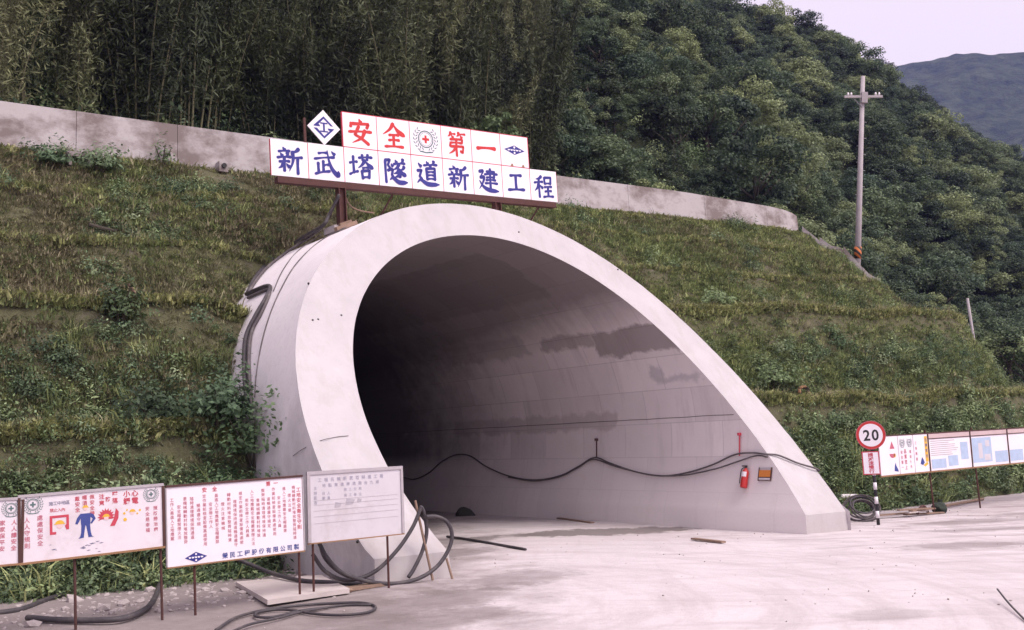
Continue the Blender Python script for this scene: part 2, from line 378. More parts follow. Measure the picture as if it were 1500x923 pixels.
def ground_mat():
    mt, n, b = nodes('dusty_road_ground'); v = coords(n)         # object coordinates: x = u, y = t
    s = N(n, 'ShaderNodeSeparateXYZ'); n.links.new(v, s.inputs[0]); X, Y = s.outputs[0], s.outputs[1]
    pale = mix(n, noise(n, v, .55, 7, .62), (.50, .45, .46), (.68, .62, .635))
    pale = mix(n, ramp(n, noise(n, v, 9, 6, .7), [(.5, 0.0), (.8, .35)]), pale, (.36, .32, .31))
    # tyre tracks: arcs turning into the tunnel
    def streak(rot, sc, lo, hi, amt):
        mp = N(n, 'ShaderNodeMapping', vector_type='TEXTURE'); mp.inputs['Rotation'].default_value = (0, 0, rot); mp.inputs['Scale'].default_value = sc; n.links.new(v, mp.inputs[0])
        return ramp(n, noise(n, mp.outputs[0], 1.0, 6, .68, .5), [(lo, 0.0), (hi, amt)])
    for rot, sc, amt in ((-.55, (3.5, .6, 1), .45), (.9, (5, .5, 1), .35), (-.9, (2.2, .45, 1), .4)):
        pale = mix(n, streak(rot, sc, .5, .7, amt), pale, (.40, .345, .345))
    dx = mathn(n, 'ADD', X, 7.0); dy = mathn(n, 'ADD', Y, 2.5); rad = mathn(n, 'SQRT', mathn(n, 'ADD', mathn(n, 'MULTIPLY', dx, dx), mathn(n, 'MULTIPLY', dy, dy))); an = mathn(n, 'ARCTAN2', dy, dx)
    cx_ = N(n, 'ShaderNodeCombineXYZ'); n.links.new(mathn(n, 'MULTIPLY', rad, 1.7), cx_.inputs[0]); n.links.new(mathn(n, 'MULTIPLY', an, 1.1), cx_.inputs[1])
    trk = ramp(n, noise(n, cx_.outputs[0], 1.0, 7, .7, .15), [(.47, 0.0), (.68, .5)]); pale = mix(n, trk, pale, (.385, .335, .33))      # tyre tracks swinging out of the tunnel
    dirt = mix(n, noise(n, v, 3.5, 8, .75), (.15, .125, .12), (.33, .285, .28))
    # bare dirt on the verge towards the boards (small u)
    e = mathn(n, 'ADD', mathn(n, 'MULTIPLY_ADD', X, -.32, -1.05), mathn(n, 'MULTIPLY_ADD', Y, .20, .1))
    e = mathn(n, 'ADD', e, mathn(n, 'MULTIPLY_ADD', noise(n, v, .8, 6, .7), 2.6, -1.3)); e = mathn(n, 'ADD', e, .0, None, True)
    col = mix(n, e, pale, dirt)
    e2 = mathn(n, 'ADD', mathn(n, 'MULTIPLY_ADD', X, .16, -1.5), mathn(n, 'MULTIPLY_ADD', noise(n, v, .7, 7, .75), 3.0, -1.35), None, True)
    col = mix(n, mathn(n, 'MULTIPLY', e2, .5), col, (.30, .255, .25))
    col = mix(n, mathn(n, 'MULTIPLY', streak(-.62, (2.4, .55, 1), .50, .66, .85), mathn(n, 'MULTIPLY_ADD', X, .12, .12, True)), col, (.27, .225, .22))
    # damp stains
    for (cx, cy_, rx, ry, rot, a) in ((2.7, 4.5, 2.7, .95, -.5, .85), (.4, 5.6, 1.6, .7, -.2, .5), (-1.2, 5.6, 1.8, 1.0, .1, .65), (-2.9, 3.3, 1.6, .9, .2, .6), (-.3, 10, 3.5, 1.6, .8, .5), (-4.2, -1.2, 1.6, .9, .35, .5), (-6.6, -2.2, 2.2, .9, .2, .55), (-7.4, -3.6, 1.6, .8, .1, .5), (1.0, 18, 4.5, 5, 0, .55), (4.6, -3.9, 1.6, .8, -.5, .5), (9.5, -1.4, 2.2, .7, -.4, .5), (7.8, -2.4, 1.5, .6, -.6, .4), (-3.2, -7.4, .7, .5, -.5, .3), (12.5, -1.6, 2.0, .6, -.4, .5)):
        mp = N(n, 'ShaderNodeMapping', vector_type='TEXTURE'); mp.inputs['Location'].default_value = (cx, cy_, 0); mp.inputs['Rotation'].default_value = (0, 0, rot); mp.inputs['Scale'].default_value = (rx, ry, 1)
        n.links.new(v, mp.inputs[0]); q = N(n, 'ShaderNodeVectorMath', operation='LENGTH')
        fl = N(n, 'ShaderNodeVectorMath', operation='MULTIPLY'); fl.inputs[1].default_value = (1, 1, 0); n.links.new(mp.outputs[0], fl.inputs[0]); n.links.new(fl.outputs[0], q.inputs[0])
        d = mathn(n, 'ADD', q.outputs['Value'], mathn(n, 'MULTIPLY_ADD', noise(n, v, 1.5, 8, .75), 2.0, -1.0))
        k = ramp(n, d, [(.86 if a > .8 else .6, a), (1.0 if a > .8 else 1.1, 0.0)]); col = mix(n, k, col, (.16, .135, .13))
    n.links.new(col, b.inputs['Base Color']); b.inputs['Roughness'].default_value = .85; b.inputs['Specular IOR Level'].default_value = .25
    bump(n, b, mathn(n, 'ADD', noise(n, v, 5, 8, .7), mathn(n, 'MULTIPLY', noise(n, v, 40, 4, .7), .3)), .45, .05)
    return mt
M_GROUND = ground_mat()
def soil_mat(name, c1, c2, c3):
    mt, n, b = nodes(name); v = coords(n)
    col = mix(n, noise(n, v, .5, 7, .65), c1, c2); col = mix(n, ramp(n, noise(n, v, 2.2, 7, .7), [(.52, 0.0), (.7, .8)]), col, c3)
    setc(n, b, col, .95, .1); bump(n, b, noise(n, v, 6, 8, .75), .8, .12); return mt
M_SOIL = soil_mat('grassy_soil', (.115, .105, .068), (.125, .128, .066), (.165, .138, .125))
M_HILL = soil_mat('forest_floor', (.020, .028, .014), (.034, .040, .020), (.044, .040, .026))

# ------------------------------------------------------------------ ground
def build_ground():
    us = list(np.concatenate([[-1500, -700, -300, -150, -80], np.arange(-46, 61, .5), [80, 120, 200, 400, 800, 1500]]))
    ts = list(np.concatenate([[-1500, -700, -300, -120, -60, -30], np.arange(-18, 20, .5), [22, 26, 32, 40, 55, 80, 130, 200, 400, 800, 1500]]))
    v = []; f = []
    for t in ts:
        for u in us:
            z = ground_z(u)
            if abs(u) < 60 and abs(t) < 30:
                z += .045*mnoise.noise(Vector((u*.22, t*.22, 1)))+.02*mnoise.noise(Vector((u*.9, t*.9, 4)))
            v.append((u, t, z))
    nu = len(us)
    for j in range(len(ts)-1):
        for i in range(nu-1): f.append((j*nu+i, j*nu+i+1, (j+1)*nu+i+1, (j+1)*nu+i))
    o = obj('ground', v, f, M_GROUND, None, True); o.location = (OX, OY, 0); o.rotation_euler = (0, 0, PHI)
    tag(o, 'pale dusty construction road in front of the tunnel', 'ground', kind='structure')
build_ground()

# ------------------------------------------------------------------ terraced embankment
def build_embankment():
    ss = list(np.arange(-46, -16, .8))+list(np.arange(-16, 52, .28)); os_ = list(np.arange(-14, -1, 1.0))+list(np.arange(-1, 12.6, .17))
    v = []; f = []; pos = []
    for s in ss:
        for o in os_:
            u, t, z = emb_point(s, o); pos.append((u, t, z)); v.append(W(u, t, z))
    no = len(os_)
    for i in range(len(ss)-1):
        for j in range(no-1):
            q = (i*no+j, (i+1)*no+j, (i+1)*no+j+1, i*no+j+1)
            if any(in_tube(pos[k][0], pos[k][2]) and pos[k][1] < 14 for k in q): continue
            f.append(q)
    o = obj('embankment', v, f, M_SOIL, None, True)
    tag(o, 'terraced grassy embankment rising beside and above the tunnel mouth', 'embankment', kind='structure')
build_embankment()

# ------------------------------------------------------------------ mountain
def azpt(x, dist):
    d = ray(x, 461.5); h = np.array([d[0], d[1], 0]); h /= np.linalg.norm(h); return h*dist
def elev(x, y):
    d = ray(x, y); return d[2]/math.hypot(d[0], d[1])
RIDGE = [(-700, -520, 125), (-300, -430, 125), (0, -330, 128), (300, -250, 132), (650, -160, 142), (850, -90, 150), (1000, -25, 158), (1085, 18, 163), (1140, 34, 166), (1200, 62, 170), (1250, 82, 173), (1300, 118, 178), (1350, 152, 184), (1400, 186, 190),
         (1450, 212, 196), (1500, 232, 202), (1600, 285, 215), (1750, 350, 230), (2000, 430, 250)]
FOOT = [(-700, 42, 11), (-300, 35, 11), (0, 36, 11), (300, 38, 11.2), (650, 44, 11.4), (850, 54, 11.4), (1000, 60, 11), (1085, 66, 10.5), (1140, 63, 10), (1200, 66, 9), (1250, 68, 8), (1300, 70, 7), (1350, 72, 5.5), (1400, 74, 4),
        (1450, 76, 3), (1500, 78, 2), (1600, 82, 1), (1750, 88, 0.5), (2000, 95, 0)]
PXS = [r[0] for r in RIDGE]
def hill_pt(px, s):
    """s 0 foot .. 1 ridge .. 1.5 back"""
    dr = np.interp(px, PXS, [r[2] for r in RIDGE]); yr = np.interp(px, PXS, [r[1] for r in RIDGE])
    df = np.interp(px, PXS, [r[1] for r in FOOT]); zf = np.interp(px, PXS, [r[2] for r in FOOT])
    zr = CAM_H+elev(px, yr)*dr-2.3
    d = df+(dr-df)*s; p = azpt(px, d)
    z = zf+(zr-zf)*s**.93 if s <= 1 else zr-(s-1)*(zr-zf)*1.1
    k = min(1, s*5)*(1 if s < .8 else max(.0, (1-s)/.2) if s <= 1 else 0)
    z += k*(6*mnoise.noise(Vector((p[0]*.018, p[1]*.018, 2)))+3*mnoise.noise(Vector((p[0]*.05, p[1]*.05, 5))))
    return np.array([p[0], p[1], z])
def build_hill():
    cols = list(np.arange(-700, 2001, 18)); rows = list(np.linspace(0, 1.5, 60)); v = []; f = []
    for c in cols:
        for r in rows: v.append(hill_pt(c, r))
    nr = len(rows)
    for i in range(len(cols)-1):
        for j in range(nr-1): f.append((i*nr+j, (i+1)*nr+j, (i+1)*nr+j+1, i*nr+j+1))
    o = obj('hillside', v, f, M_HILL, None, True); tag(o, 'steep forested hillside behind the embankment', 'hill', kind='structure')
build_hill()
def build_far():
    mt, n, b = nodes('distant_forest'); v = coords(n)
    col = mix(n, ramp(n, noise(n, v, .05, 8, .8), [(.35, 0.0), (.65, 1.0)]), (.012, .024, .018), (.085, .110, .065)); setc(n, b, col, .95, .05)
    bump(n, b, noise(n, v, .09, 6, .7), 1.0, 6.0)
    pk = [(900, 230), (1100, 150), (1250, 118), (1320, 97), (1370, 87), (1430, 77), (1500, 71), (1600, 60), (1800, 50), (2200, 90)]
    cols = list(np.arange(900, 2200, 6)); rows = list(np.linspace(0, 1.4, 70)); V = []; f = []
    for c in cols:
        y = np.interp(c, [p[0] for p in pk], [p[1] for p in pk]); zr = CAM_H+elev(c, y)*1150
        for r in rows:
            d = 620+530*r; p = azpt(c, d); z = zr*r**.85 if r <= 1 else zr*(1-(r-1)*1.2)
            k = min(1, r*4)*min(1, max(0, (1.05-r)*4)); z += k*(26*mnoise.noise(Vector((p[0]*.006, p[1]*.006, 1)))+10*mnoise.noise(Vector((p[0]*.02, p[1]*.02, 1))))+3.0*mnoise.noise(Vector((p[0]*.08, p[1]*.08, z*.08)))
            V.append((p[0], p[1], z))
    nr = len(rows)
    for i in range(len(cols)-1):
        for j in range(nr-1): f.append((i*nr+j, (i+1)*nr+j, (i+1)*nr+j+1, i*nr+j+1))
    o = obj('far_mountain', V, f, mt, None, False); tag(o, 'distant blue forested mountain under the pale sky', 'mountain', kind='structure')
build_far()

# ------------------------------------------------------------------ tunnel portal
def build_portal():
    root = empty('tunnel_portal', (OX, OY, 0), PHI)
    tag(root, 'pale concrete tunnel mouth with slanted rim set in the grassy embankment', 'tunnel portal')
    NA = 140
    def arc(R, zc):
        a0 = math.asin((zc-ZB)/R); return [(-a0+(math.pi+2*a0)*i/NA) for i in range(NA+1)]
    ai, ao = arc(RI, ZI), arc(RO, ZO)
    pin = [(RI*SX*math.cos(a), ZI+RI*math.sin(a)) for a in ai]; pou = [(RO*SX*math.cos(a), ZO+RO*math.sin(a)) for a in ao]
    v = []; f = []; K = 7
    for i in range(NA+1):
        for k in range(K+1):
            x = k/K; u = pin[i][0]*(1-x)+pou[i][0]*x; z = pin[i][1]*(1-x)+pou[i][1]*x
            t = face_t(z)+.012*mnoise.noise(Vector((u*1.2, z*1.2, 0)))
            if k == 0 or k == K: t += .01*mnoise.noise(Vector((u*4, z*4, 2)))
            v.append((u, t, z))
    for i in range(NA):
        for k in range(K): f.append((i*(K+1)+k, (i+1)*(K+1)+k, (i+1)*(K+1)+k+1, i*(K+1)+k+1))
    obj('slanted_rim', v, f, M_FACE, root, True)
    # feet: vertical front blocks under the rim
    for s in (0, NA):
        ui, uo = pin[s][0], pou[s][0]; sg = 1 if ui > 0 else -1
        zb = -.9; b = []
        fr = -.10
        b = [(ui, 0, ZB), (uo, 0, ZB), (uo+.03*sg, fr, zb), (ui-.13*sg, fr, zb)]
        obj('foot', b, [(0, 1, 2, 3)], M_FACE, root)
    # lining
    tt = [0, .6, 1.2, 2, 3, 4.5, 6, 8, 11, 14, 18, 24, 32, 42, 54, 68, 84, 104, 124]
    v = []; f = []; uvs = []
    def bend(t): return 0 if t < 22 else -(t-22)**2*.0028
    prof_ = []; arc_len = 0.0
    prof_.append((pin[0][0]-.13, -.9, -1.3))
    for i, p in enumerate(pin): prof_.append((p[0], p[1], RI*(ai[i]-ai[0])))
    prof_.append((pin[-1][0]+.13, -.9, RI*(ai[-1]-ai[0])+1.3))
    for i, (u, z, l) in enumerate(prof_):
        for k, x in enumerate(tt):
            t0 = face_t(max(z, ZB)) if z > ZB else -.1+.1*(z+.9)/1.32
            t = t0+x*(1-t0/130); uu = u
            v.append((uu+bend(t), t, z)); uvs.append((t, l+.42))
    nk = len(tt)
    for i in range(len(prof_)-1):
        for k in range(nk-1): f.append((i*nk+k, i*nk+k+1, (i+1)*nk+k+1, (i+1)*nk+k))
    n0 = len(v)
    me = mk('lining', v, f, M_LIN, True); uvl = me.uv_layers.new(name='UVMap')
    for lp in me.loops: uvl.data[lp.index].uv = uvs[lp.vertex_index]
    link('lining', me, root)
    end = [(p[0]+bend(tt[-1]), tt[-1]-.5, p[1]) for p in prof_]
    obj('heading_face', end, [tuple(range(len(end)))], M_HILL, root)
    # construction joint on the side wall
    for side in (1, -1):
        pts = []
        zj = 2.78
        for x in np.linspace(2.3, 30, 90):
            u = side*(SX*math.sqrt(RI*RI-(zj-ZI)**2)-.004); pts.append((u+bend(x), x, zj+.02*mnoise.noise(Vector((x*.8, side, 0)))))
        MB().tube(pts, .007, 5).build('construction_joint', M_TRUNK, root)
    # outer shell
    v = []; f = []; tt2 = [0, .5, 1, 1.7, 2.5, 3.5, 5, 7, 10]
    po = [(pou[0][0]+.03, -.9)]+pou+[(pou[-1][0]-.03, -.9)]
    for (u, z) in po:
        for x in tt2:
            t0 = face_t(max(z, ZB)) if z > ZB else -.1; g = .012*mnoise.noise(Vector((u*.8, x, z*.8)))
            v.append((u*(1+g*.2), t0+x, z+g))
    nk = len(tt2)
    for i in range(len(po)-1):
        for k in range(nk-1): f.append((i*nk+k, i*nk+k+1, (i+1)*nk+k+1, (i+1)*nk+k))
    obj('outer_shell', v, f, M_SHELL, root, True)
    # plugged tie holes on the rim
    for (x, y) in ((452, 415), (458, 469), (466, 468), (500, 462), (524, 793), (760, 340), (905, 395)):
        p = on_face(x, y, .004); mb = MB(); mb.tube([(p[0], p[1]+.02, p[2]-.02), (p[0], p[1]-.006, p[2]+.006)], .022, 8); mb.build('tie_hole', M_BLACK, root)
build_portal()

# ------------------------------------------------------------------ crest wall
def build_wall():
    root = empty('crest_wall', W(0, TW, 10.4), PHI)
    tag(root, 'stained concrete wall along the top of the embankment', 'wall')
    L0 = root.location
    cuts = [-46, -38, -30, -22, -17.2, -12.4, -7.9, -5.2, -1.2, 3.2, 7.6, 12, 16.2, 20, 23.0]
    inv = Matrix.Translation(L0) @ Matrix.Rotation(PHI, 4, 'Z'); inv.invert()
    for a, b in zip(cuts[:-1], cuts[1:]):
        ss = np.linspace(a+.006, b-.006, max(3, int((b-a)/.7)+1)); v = []; f = []
        for s in ss:
            u, t, n = crest(s); top = lerp(u, [-10, 5, 15, 30], [11.32, 11.70, 12.0, 12.02]); base = 10.45+.032*min(s, 24)
            for o, z in ((-.32, base-.5), (-.28, top), (.0, top), (.06, base-.4)):
                v.append(tuple(inv @ Vector(W(u+n[0]*o, t+n[1]*o, z))))
        k = 4
        for i in range(len(ss)-1):
            for j in range(k): f.append((i*k+j, (i+1)*k+j, (i+1)*k+(j+1) % k, i*k+(j+1) % k))
        f.append((0, 1, 2, 3)); e = (len(ss)-1)*k; f.append((e+3, e+2, e+1, e))
        obj('wall_section', v, f, M_WALL, root)
    # low broken kerb running down the corner
    root2 = empty('low_kerb_wall', W(25, 14, 10.4), PHI); tag(root2, 'low pale concrete kerb stepping down the corner of the embankment', 'kerb wall')
    inv2 = Matrix.Translation(root2.location) @ Matrix.Rotation(PHI, 4, 'Z'); inv2.invert()
    dirn = (.62, -.785)
    pts = []
    for r in np.linspace(6.75, 10.0, 14):
        z = slope_at(24.5, r-RHO); pts.append((CC[0]+dirn[0]*r, CC[1]+dirn[1]*r, z, r))
    for (i0, i1, h) in ((0, 3, .62), (3, 7, .72), (7, 10, .8), (10, 13, .75)):
        v = []; f = []
        for i in range(i0, i1+1):
            u, t, z, r = pts[i]
            for (o, dz) in ((-.16, -.5), (-.14, h-.06*(i-i0)/(i1-i0)), (.14, h-.06*(i-i0)/(i1-i0)), (.16, -.5)):
                x = o; shift = .02 if i == i1 else 0
                v.append(tuple(inv2 @ Vector(W(u-dirn[1]*x-dirn[0]*shift, t+dirn[0]*x-dirn[1]*shift, z+dz))))
        for i in range(i1-i0):
            for j in range(4): f.append((i*4+j, (i+1)*4+j, (i+1)*4+(j+1) % 4, i*4+(j+1) % 4))
        f.append((0, 1, 2, 3)); e = (i1-i0)*4; f.append((e+3, e+2, e+1, e))
        obj('kerb_block', v, f, M_WALL, root2)
    # drain chute under the wall on the left and a small pipe
    u, t, z = on_t(112, 232, 12.75); ch = empty('drain_chute', W(u, t, z), PHI)
    tag(ch, 'short concrete drain chute below the left part of the crest wall', 'drain')
    MB().box((0, 0, .05), (.55, .5, .12)).build('lip', M_WALL, ch); MB().box((-.24, -.1, -.12), (.07, .6, .36)).build('side', M_WALL, ch); MB().box((.24, -.1, -.12), (.07, .6, .36)).build('side', M_WALL, ch)
    u, t, z = on_t(326, 245, 12.75); dp = empty('drain_pipe', W(u, t, z), PHI); tag(dp, 'small dark drain pipe in a concrete block at the wall base', 'drain pipe')
    MB().box((0, .05, 0), (.26, .3, .3)).build('block', M_WALL, dp); MB().tube([(0, -.05, .02), (0, -.16, .02)], .07, 12).build('pipe', M_BLACK, dp)
build_wall()

# ------------------------------------------------------------------ lettering
_tc = bpy.data.curves.new('glyph', 'FONT'); _to = bpy.data.objects.new('glyph', _tc); COL.objects.link(_to); _GL = {}
def glyph(ch, bold):
    k = (ch, bold)
    if k not in _GL:
        _tc.body = ch; _tc.size = 1.0; _tc.offset = bold; _tc.resolution_u = 3
        bpy.context.view_layer.update()
        me = bpy.data.meshes.new_from_object(_to.evaluated_get(bpy.context.evaluated_depsgraph_get()))
        v = np.array([x.co[:2] for x in me.vertices]) if len(me.vertices) else np.zeros((0, 2)); f = [tuple(p.vertices) for p in me.polygons]
        if len(v):
            if ord(ch) > 0x2000: v = v-np.array([.5, .38])
            else: v = v-(v.max(0)+v.min(0))/2
        _GL[k] = (v, f); bpy.data.meshes.remove(me)
    return _GL[k]
def put(mb, ch, x, z, size, y, bold=.012, sx=1.0):
    v, f = glyph(ch, bold); b = len(mb.v)
    mb.v += [(x+p[0]*size*sx, y, z+p[1]*size) for p in v]; mb.f += [tuple(b+i for i in q) for q in f]
def column(mb, txt, x, z0, pitch, size, y, bold=.012, sx=1.0):
    for i, c in enumerate(txt): put(mb, c, x, z0-i*pitch, size, y, bold, sx)
def row(mb, txt, x0, z, pitch, size, y, bold=.012):
    for i, c in enumerate(txt): put(mb, c, x0+i*pitch, z, size, y, bold)
BRUSH = {
 '新': 'd 27,8 34,18|h 10,25 52,20|d 18,30 24,39|p 43,27 35,41|h 5,47 56,41|h 12,61 50,57|s 31,44 31,93|p 28,62 8,85|d 38,66 50,77|p 86,9 58,23|p 62,21 63,55 48,93|h 62,45 98,39|s 81,42 81,99',
 '武': 'h 22,18 56,14|h 6,39 84,28|n 57,5 62,40 74,72 95,93 98,78|d 74,7 86,18|s 40,44 40,82|h 41,61 60,57|s 20,52 21,87|h 7,93 64,80',
 '塔': 'h 4,39 35,33|s 20,13 20,75|h 2,81 37,68|h 42,18 97,14|s 57,6 59,27|s 80,4 76,25|p 68,26 55,43 37,57|n 68,28 82,44 99,55|h 56,56 80,53|s 52,66 55,95|s 52,67 84,63 80,92|h 55,91 80,88',
 '隧': 's 8,12 29,9 20,30 31,44 18,51|s 9,12 9,97|d 52,8 58,18|p 85,4 74,18|h 44,25 93,20|p 68,24 41,47|s 58,36 72,52 70,73 60,68|p 66,46 42,61|p 69,58 44,75|p 89,32 72,45|n 70,42 80,58 95,67|d 34,24 40,33|s 30,46 40,46 34,66 40,76|n 25,85 38,78 64,93 99,92',
 '道': 'd 48,4 55,14|p 81,2 70,15|h 35,21 95,16|p 64,20 58,31|s 46,32 48,76|s 46,33 84,30 82,76|h 50,47 80,45|h 50,59 80,58|h 48,73 82,72|d 11,13 23,26|s 5,43 24,40 14,64 24,76|n 3,89 18,78 50,93 99,92',
 '建': 's 42,16 81,13 79,38|h 33,28 95,22|h 42,40 80,37|h 40,51 86,47|h 35,64 95,60|s 60,3 61,83|p 8,19 26,15 12,42|p 12,42 30,40 22,66 5,91|n 8,55 24,76 52,89 99,91',
 '工': 'h 18,19 83,15|s 50,18 50,82|h 4,87 97,82',
 '程': 'p 41,8 11,21|h 3,37 47,31|s 27,16 27,97|p 26,38 3,71|d 30,44 45,57|s 56,12 58,40|s 56,13 90,10 87,38|h 58,38 87,36|h 54,53 92,49|h 56,71 90,67|s 73,52 73,90|h 47,94 99,90',
 '安': 'd 48,2 55,15|s 14,20 12,35|s 14,23 88,18 79,35|s 46,30 28,64 52,74 86,97|p 71,44 56,74 15,97|h 3,55 98,48',
 '全': 'p 50,2 34,26 3,49|n 50,5 70,30 99,47|h 30,49 72,46|h 28,69 74,66|s 50,48 50,92|h 11,95 91,91',
 '第': 'p 24,4 9,23|h 20,14 45,10|d 28,16 35,25|p 62,2 51,19|h 60,11 93,7|d 70,13 77,23|s 20,33 78,29 76,44|h 22,47 76,45|s 22,46 19,60|s 19,62 82,58 78,84 67,78|s 49,30 49,100|p 48,62 11,93',
 '一': 'h 5,56 30,52 70,50 95,51'}
def brush(ch, size, y, wd=6.3):
    mb = MB(); y0 = y
    for st in BRUSH[ch].split('|'):
        k, *pp = st.split(); P = [np.array([float(q) for q in p.split(',')]) for p in pp]
        if len(P) == 2:
            d = P[1]-P[0]; nrm = np.array([-d[1], d[0]])/max(1, np.linalg.norm(d)); P = [P[0], (P[0]+P[1])/2+nrm*{'h': -1.6, 's': .6, 'p': -4, 'n': 4, 'd': 1}[k], P[1]]
        C = [np.array(c) for c in (catmull(P, 7) if k != 's' else [P[0]+(P[1]-P[0])*0]+[q for a, b in zip(P[:-1], P[1:]) for q in [a+(b-a)*x for x in (.08, .25, .5, .75, .92, 1)]])]
        n = len(C); prev = len(mb.v); y0 -= .0006
        for i, c in enumerate(C):
            x = i/(n-1); a = C[min(i+1, n-1)]-C[max(i-1, 0)]; a = a/max(1e-6, np.linalg.norm(a)); nn = np.array([-a[1], a[0]])
            wv = {'h': .95-.45*math.sin(math.pi*x)+.1*x, 's': 1.05-.25*math.sin(math.pi*x), 'p': 1.15*(1-x)**.7+.12, 'n': .45+1.0*math.sin(math.pi*min(1, x*.9)**1.6)*(1 if x < .95 else .5), 'd': .35+.9*x}[k]*wd
            e = a*wv*(.45 if i == n-1 else -.45 if i == 0 else 0); kk = .55 if i in (0, n-1) else 1
            for sg in (-1, 1):
                q = c+e+nn*wv*sg*kk; mb.v.append(((q[0]-50)/100*size, y0, (50-q[1])/100*size))
        for i in range(n-1): b = prev+i*2; mb.f.append((b, b+1, b+3, b+2))
    return mb
def emblem(parent, cx, cz, r, y, m1, m2):
    mb = MB(); mb.disc((cx, cz), r*.62, 36, y, r*.54); mb.disc((cx, cz), r*.48, 36, y, r*.45)
    for sg in (-1, 1):
        for k in range(8):
            a = R_(-70+k*17); c = (cx+sg*r*.86*math.cos(a), cz+r*.86*math.sin(a)*.98)
            for dr, tw in ((-.1, .7), (.1, -.5)):
                d = a+math.pi/2+tw; L = r*.15; wd = r*.045; px, pz = c[0]+sg*dr*r*math.cos(a), c[1]+dr*r*math.sin(a)
                dx, dz = sg*math.cos(d), math.sin(d)
                mb.poly([(px-dx*L, pz-dz*L), (px-dz*wd, pz+dx*wd), (px+dx*L, pz+dz*L), (px+dz*wd, pz-dx*wd)], y-.0008)
    mb.poly([(cx-r*.6, cz-r*.83), (cx, cz-r*.9), (cx+r*.6, cz-r*.83), (cx+r*.5, cz-r*.93), (cx, cz-r*.99), (cx-r*.5, cz-r*.93)], y)
    mb.build('laurel_emblem', m1, parent)
    c = MB(); a = r*.28; b = r*.085; c.poly([(cx-a, cz-b), (cx-b, cz-b), (cx-b, cz-a), (cx+b, cz-a), (cx+b, cz-b), (cx+a, cz-b), (cx+a, cz+b), (cx+b, cz+b), (cx+b, cz+a), (cx-b, cz+a), (cx-b, cz+b), (cx-a, cz+b)], y-.001)
    c.build('cross', m2, parent)
def diamond_logo(parent, cx, cz, a, b, y):
    MB().poly([(cx-a, cz), (cx, cz-b), (cx+a, cz), (cx, cz+b)], y).build('diamond_mark', M_BLUE, parent)
    mb = MB()
    for k in (-2, -1, 0, 1, 2):
        x = cx+k*a*.27; q = a*.10; mb.poly([(x-q, cz-b*.10), (x-q*.3, cz-b*.2), (x+q, cz-b*.1), (x+q, cz+b*.16), (x, cz+b*.05), (x-q, cz+b*.2)], y-.002)
    for s_ in (-1, 1):
        mb.disc((cx, cz+s_*b*.58), a*.09, 10, y-.002)
    mb.build('white_marks', M_PANEL, parent)

